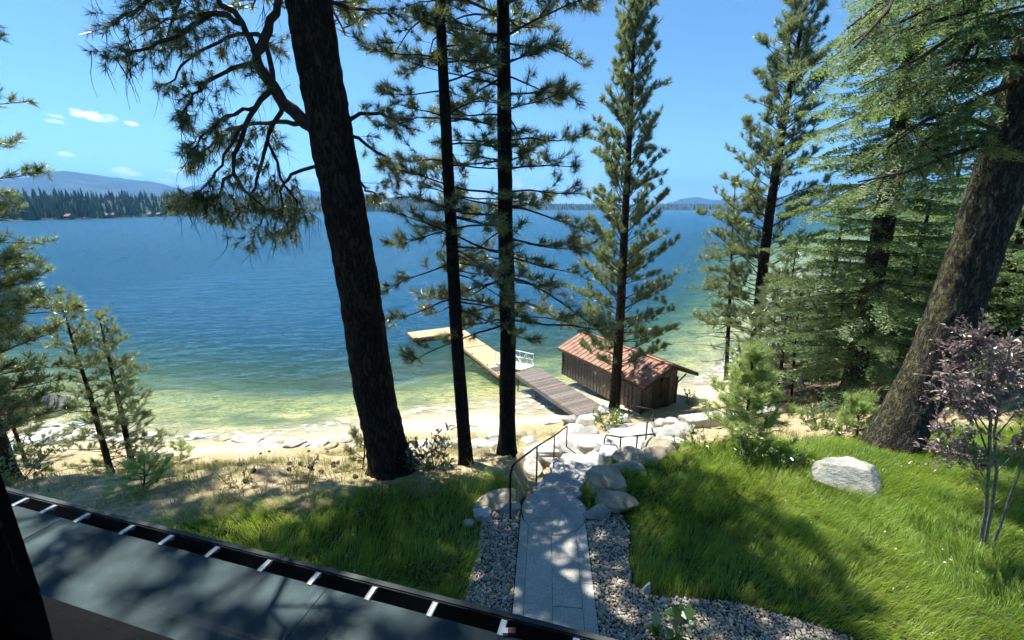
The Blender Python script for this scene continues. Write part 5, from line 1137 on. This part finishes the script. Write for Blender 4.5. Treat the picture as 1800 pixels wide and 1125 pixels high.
ls = rel @ s_; keep &= ~((np.abs(ls) < .60) & (rel @ norm(np.array([.078, 1.0])) < 2.6))
gx, gy = gx[keep], gy[keep]
# thin out by poisson-like grid so that stones touch but rarely stack
cell = .027; key = np.floor(gx / cell).astype(int) * 100003 + np.floor(gy / cell).astype(int); _, fi = np.unique(key, return_index=True); gx, gy = gx[fi], gy[fi]
Vi, Ti = ICO[1]; n = len(gx); sz = np.clip(rng.lognormal(-4.02, .32, n), .010, .036)
ar = rng.uniform(0, 6.28, n); sx, sy, szz = sz * rng.uniform(.9, 1.35, n), sz * rng.uniform(.7, 1.0, n), sz * rng.uniform(.5, .75, n)
Vp = Vi[None] * np.stack([sx, sy, szz], -1)[:, None] * (1 + rng.normal(0, .06, (n, len(Vi), 1)))
ca, sa = np.cos(ar)[:, None], np.sin(ar)[:, None]; tl2 = rng.normal(0, .35, n)[:, None]
xx = Vp[..., 0] * np.cos(tl2) - Vp[..., 2] * np.sin(tl2); zz = Vp[..., 0] * np.sin(tl2) + Vp[..., 2] * np.cos(tl2)
Vp = np.stack([xx * ca - Vp[..., 1] * sa + gx[:, None], xx * sa + Vp[..., 1] * ca + gy[:, None], zz + (terrain(gx, gy) + szz * .7 + rng.uniform(0, .02, n))[:, None]], -1)
Tp = (Ti[None] + (np.arange(n) * len(Vi))[:, None, None]).reshape(-1, 3)
tag(link('gravel', mesh_np('gravel', Vp.reshape(-1, 3), Tp, None, np.repeat(rng.uniform(0, 1, n), len(Vi)), True), M['pebble']), 'rounded grey river pebbles on both sides of the path', 'gravel', kind='stuff')

# ------------------------------------------------------------------ grass
def grass_mesh(x, y, h, wid, lean, ang, seedvar):
    n = len(x); z = terrain(x, y) - .01; dx, dy = np.cos(ang), np.sin(ang)
    p0 = np.stack([x, y, z], -1); l1_ = h * .55
    p1 = p0 + np.stack([dx * l1_ * lean * .55, dy * l1_ * lean * .55, l1_ * np.sqrt(np.clip(1 - (lean * .55) ** 2, .05, 1))], -1)
    l2_ = h * .5; le2 = np.clip(lean * 1.12, 0, .985)
    p2 = p1 + np.stack([dx * l2_ * le2, dy * l2_ * le2, l2_ * (np.sqrt(np.clip(1 - le2 ** 2, .0, 1)) - .12 * lean)], -1)
    sa = rng.uniform(0, 6.28, n); sd = np.stack([np.cos(sa), np.sin(sa), np.zeros(n)], -1) * (wid / 2)[:, None]
    V = np.stack([p0 - sd, p0 + sd, p1 - sd * .8, p1 + sd * .8, p2], 1).reshape(-1, 3); i = np.arange(n)[:, None] * 5
    Q = i + [[0, 1, 3, 2]]; T = i + [[2, 3, 4]]
    return V, T, Q, np.repeat(seedvar, 5)
N = 285000; x = rng.uniform(-8, 15, N); y = rng.uniform(2.4, 11.5, N); lm = lawn_mask(x, y); keep = (rng.uniform(0, 1, N) < lm) & ~gravel_mask(x, y)
rel = np.stack([x, y], -1) - o0; keep &= ~((np.abs(rel @ s_) < .66) & (rel @ norm(np.array([.078, 1.0])) < 4.5))
px_ = 900 + F * x / (y * cos(PITCH) + 5.5 * sin(PITCH)); keep &= (px_ > -150) & (px_ < 1900)
x, y = x[keep], y[keep]; n = len(x)
flow = (fbm(x * .55, y * .55, 31, 3) - .45) * 7 + (fbm(x * 2.2, y * 2.2, 37, 2) - .37) * 4 - .5
clump = fbm(x * 2.6, y * 2.6, 41, 3)
h = (.10 + .36 * clump) * rng.uniform(.6, 1.25, n) * np.where(x < 1, .85, 1)
lean = np.clip(.45 + .55 * fbm(x * 1.3, y * 1.3, 47, 2) + rng.normal(0, .13, n), .1, .98)
V, T, Q, var = grass_mesh(x, y, h, rng.uniform(.0045, .010, n), lean, flow + rng.normal(0, .35, n), np.clip(-.05 + 1.15 * fbm(x * .9, y * .9, 53, 4) + rng.normal(0, .17, n), 0, 1))
tag(link('grass', mesh_np('grass', V, T, Q, var, False), M['grass']), 'long unmown green grass on both lawns', 'grass', kind='stuff')
nl = 420; lx = rng.uniform(-5, 13, 6000); ly = rng.uniform(3, 9.5, 6000); kp = (lawn_mask(lx, ly) > .6) & ~gravel_mask(lx, ly) & ~((np.abs((np.stack([lx, ly], -1) - o0) @ s_) < .8)); lx, ly = lx[kp][:nl], ly[kp][:nl]
V, T, var = leaf_mesh(np.stack([lx, ly, terrain(lx, ly) + rng.uniform(.08, .2, len(lx))], -1), rng.normal(0, 1, (len(lx), 3)) * [1, 1, .2], .045, .55, 0); tag(link('leaf_litter', mesh_np('leaf_litter', V, T, None, var, False), M['litter_leaf']), 'pale fallen leaves and petals caught in the lawn', 'leaves', kind='stuff')
# dry tussocks on the slope
N = 9500; cx = rng.uniform(-24, 20, N); cy = rng.uniform(6.5, 20, N); uu = u_of(cx, cy)
dn = fbm(cx * .6, cy * .6, 61, 3); keep = (uu > 7.2) & (uu < 17.3) & (dn > .40 + .16 * np.clip((uu - 9) / 7, 0, 1) + .10 * (cx > 3)) & (lawn_mask(cx, cy) < .7)
keep &= ~((cx > -.8) & (cx < 7) & (uu > 7) & (uu < 19) & (np.abs(cx - 1.0 - (cy - 8) * .42) < 2.1))
cx, cy = cx[keep], cy[keep]; k = 13; n = len(cx) * k; x = np.repeat(cx, k) + rng.normal(0, .09, n); y = np.repeat(cy, k) + rng.normal(0, .09, n)
V, T, Q, var = grass_mesh(x, y, rng.uniform(.12, .34, n), rng.uniform(.006, .012, n), np.clip(rng.normal(.5, .2, n), .05, .95), rng.uniform(0, 6.28, n), np.clip(np.repeat(fbm(cx * .7, cy * .7, 67, 3), k) * 1.5 - .25 + rng.normal(0, .15, n), 0, 1))
tag(link('dry_grass', mesh_np('dry_grass', V, T, Q, var, False), M['dry_grass']), 'sparse yellowing grass tussocks on the slope', 'grass', kind='stuff')
# pine cones and driftwood
Vc, Tc = ICO[2]; Vc = Vc * [.05, .05, .07] * (1 + .12 * np.sin(Vc[:, 2:3] * 22 + np.arctan2(Vc[:, 1:2], Vc[:, 0:1]) * 5)); cm = mesh_np('pine_cone', Vc, Tc, None, None, False); cm.materials.append(M['cone_brown'])
for i in range(34):
    p = P(rnd(300, 640), rnd(792, 850)) if i < 24 else P(rnd(1200, 1420), rnd(775, 830)); o = bpy.data.objects.new('pine_cone', cm); COL.objects.link(o); o.location = p + np.array([0, 0, .03]); o.rotation_euler = (rnd(0, 3), rnd(0, 3), rnd(0, 6)); tag(o, 'brown fallen pine cone on the dry slope left of the huge trunk' if i < 24 else 'brown fallen pine cone on the bare ground around the bright sapling', 'pine cone', 'fallen pine cones left of the trunk' if i < 24 else 'fallen pine cones by the sapling')
for i, (x0, y0, x1, y1, r_) in enumerate(((785, 754, 800, 749, .05), (792, 757, 806, 752, .035), (822, 750, 842, 752, .03), (455, 780, 462, 774, .05))):
    a_, b_ = P(x0, y0), P(x1, y1); e = np.array([a_ + [0, 0, r_], (a_ + b_) / 2 + [0, 0, r_ * 2.5], b_ + [0, 0, r_]]); B = MB(); B.tube(e, [r_, r_ * .8, r_ * .4], 6); o = B.build('driftwood', M['drift'], None, True, origin=a_); o.location = a_
    tag(o, ('thicker driftwood stick on the beach left of the slim pine', 'thinner driftwood stick on the beach left of the slim pine', 'driftwood stick on the beach between the slim and straight pines', 'dark stick poking from the beach rocks')[i], 'driftwood')
# small boat and houses far across the lake
bp = upz(152, 386.5, -6.0); bt = empty('motorboat', bp, 'tiny dark motorboat far out on the lake at left', 'boat')
b = MB(); hl = 3.2; secs = []
for t_ in np.linspace(-1, 1, 9):
    w_ = 1.1 * (1 - max(0, t_) ** 2.2) + .03; secs.append([(t_ * hl, -w_, .8 + .2 * max(0, t_)), (t_ * hl, -w_ * .7, .05), (t_ * hl, 0, -.15), (t_ * hl, w_ * .7, .05), (t_ * hl, w_, .8 + .2 * max(0, t_))])
Vb = np.array(secs).reshape(-1, 3); b.add(Vb, None, [(i * 5 + j, (i + 1) * 5 + j, (i + 1) * 5 + j + 1, i * 5 + j + 1) for i in range(8) for j in range(4)]); b.build('hull', M['white_paint'], bt)
boxpart('deck', M['float_black'], bt, (0, 0, .6), (5.4, 1.6, .05)); boxpart('windshield', M['float_black'], bt, (.5, 0, 1.15), (.1, 1.5, .6)); boxpart('motor', M['float_black'], bt, (-3.3, 0, .8), (.5, .5, .9))
for i, px in enumerate((118, 186, 196, 262, 278, 305, 330, 1225)):
    dct = col_dir(px); sd = shore_dist(px) + 5; c = dct * sd; hz0 = -4.7; hs = empty('lake_house', (c[0], c[1], hz0), ORD[i] + ' tiny pale house from the left under the far forest' if i < 7 else 'tiny pale house on the far shore under the right hill', 'house', 'houses on the far shore' if i < 7 else None)
    wv = rnd(3.5, 6); hv = rnd(1.8, 2.4); boxpart('wall', M['drift'], hs, (0, 0, hv / 2), (wv, 7, hv)); bb = MB(); V = np.array([(-wv / 2 - .5, -4, hv), (wv / 2 + .5, -4, hv), (wv / 2 + .5, 4, hv), (-wv / 2 - .5, 4, hv), (-wv / 2, 0, hv + 2.4), (wv / 2, 0, hv + 2.4)]); bb.add(V, [(0, 4, 3), (1, 2, 5)], [(0, 1, 5, 4), (2, 3, 4, 5), (0, 3, 2, 1)]); bb.build('roof', M['drift'], hs)
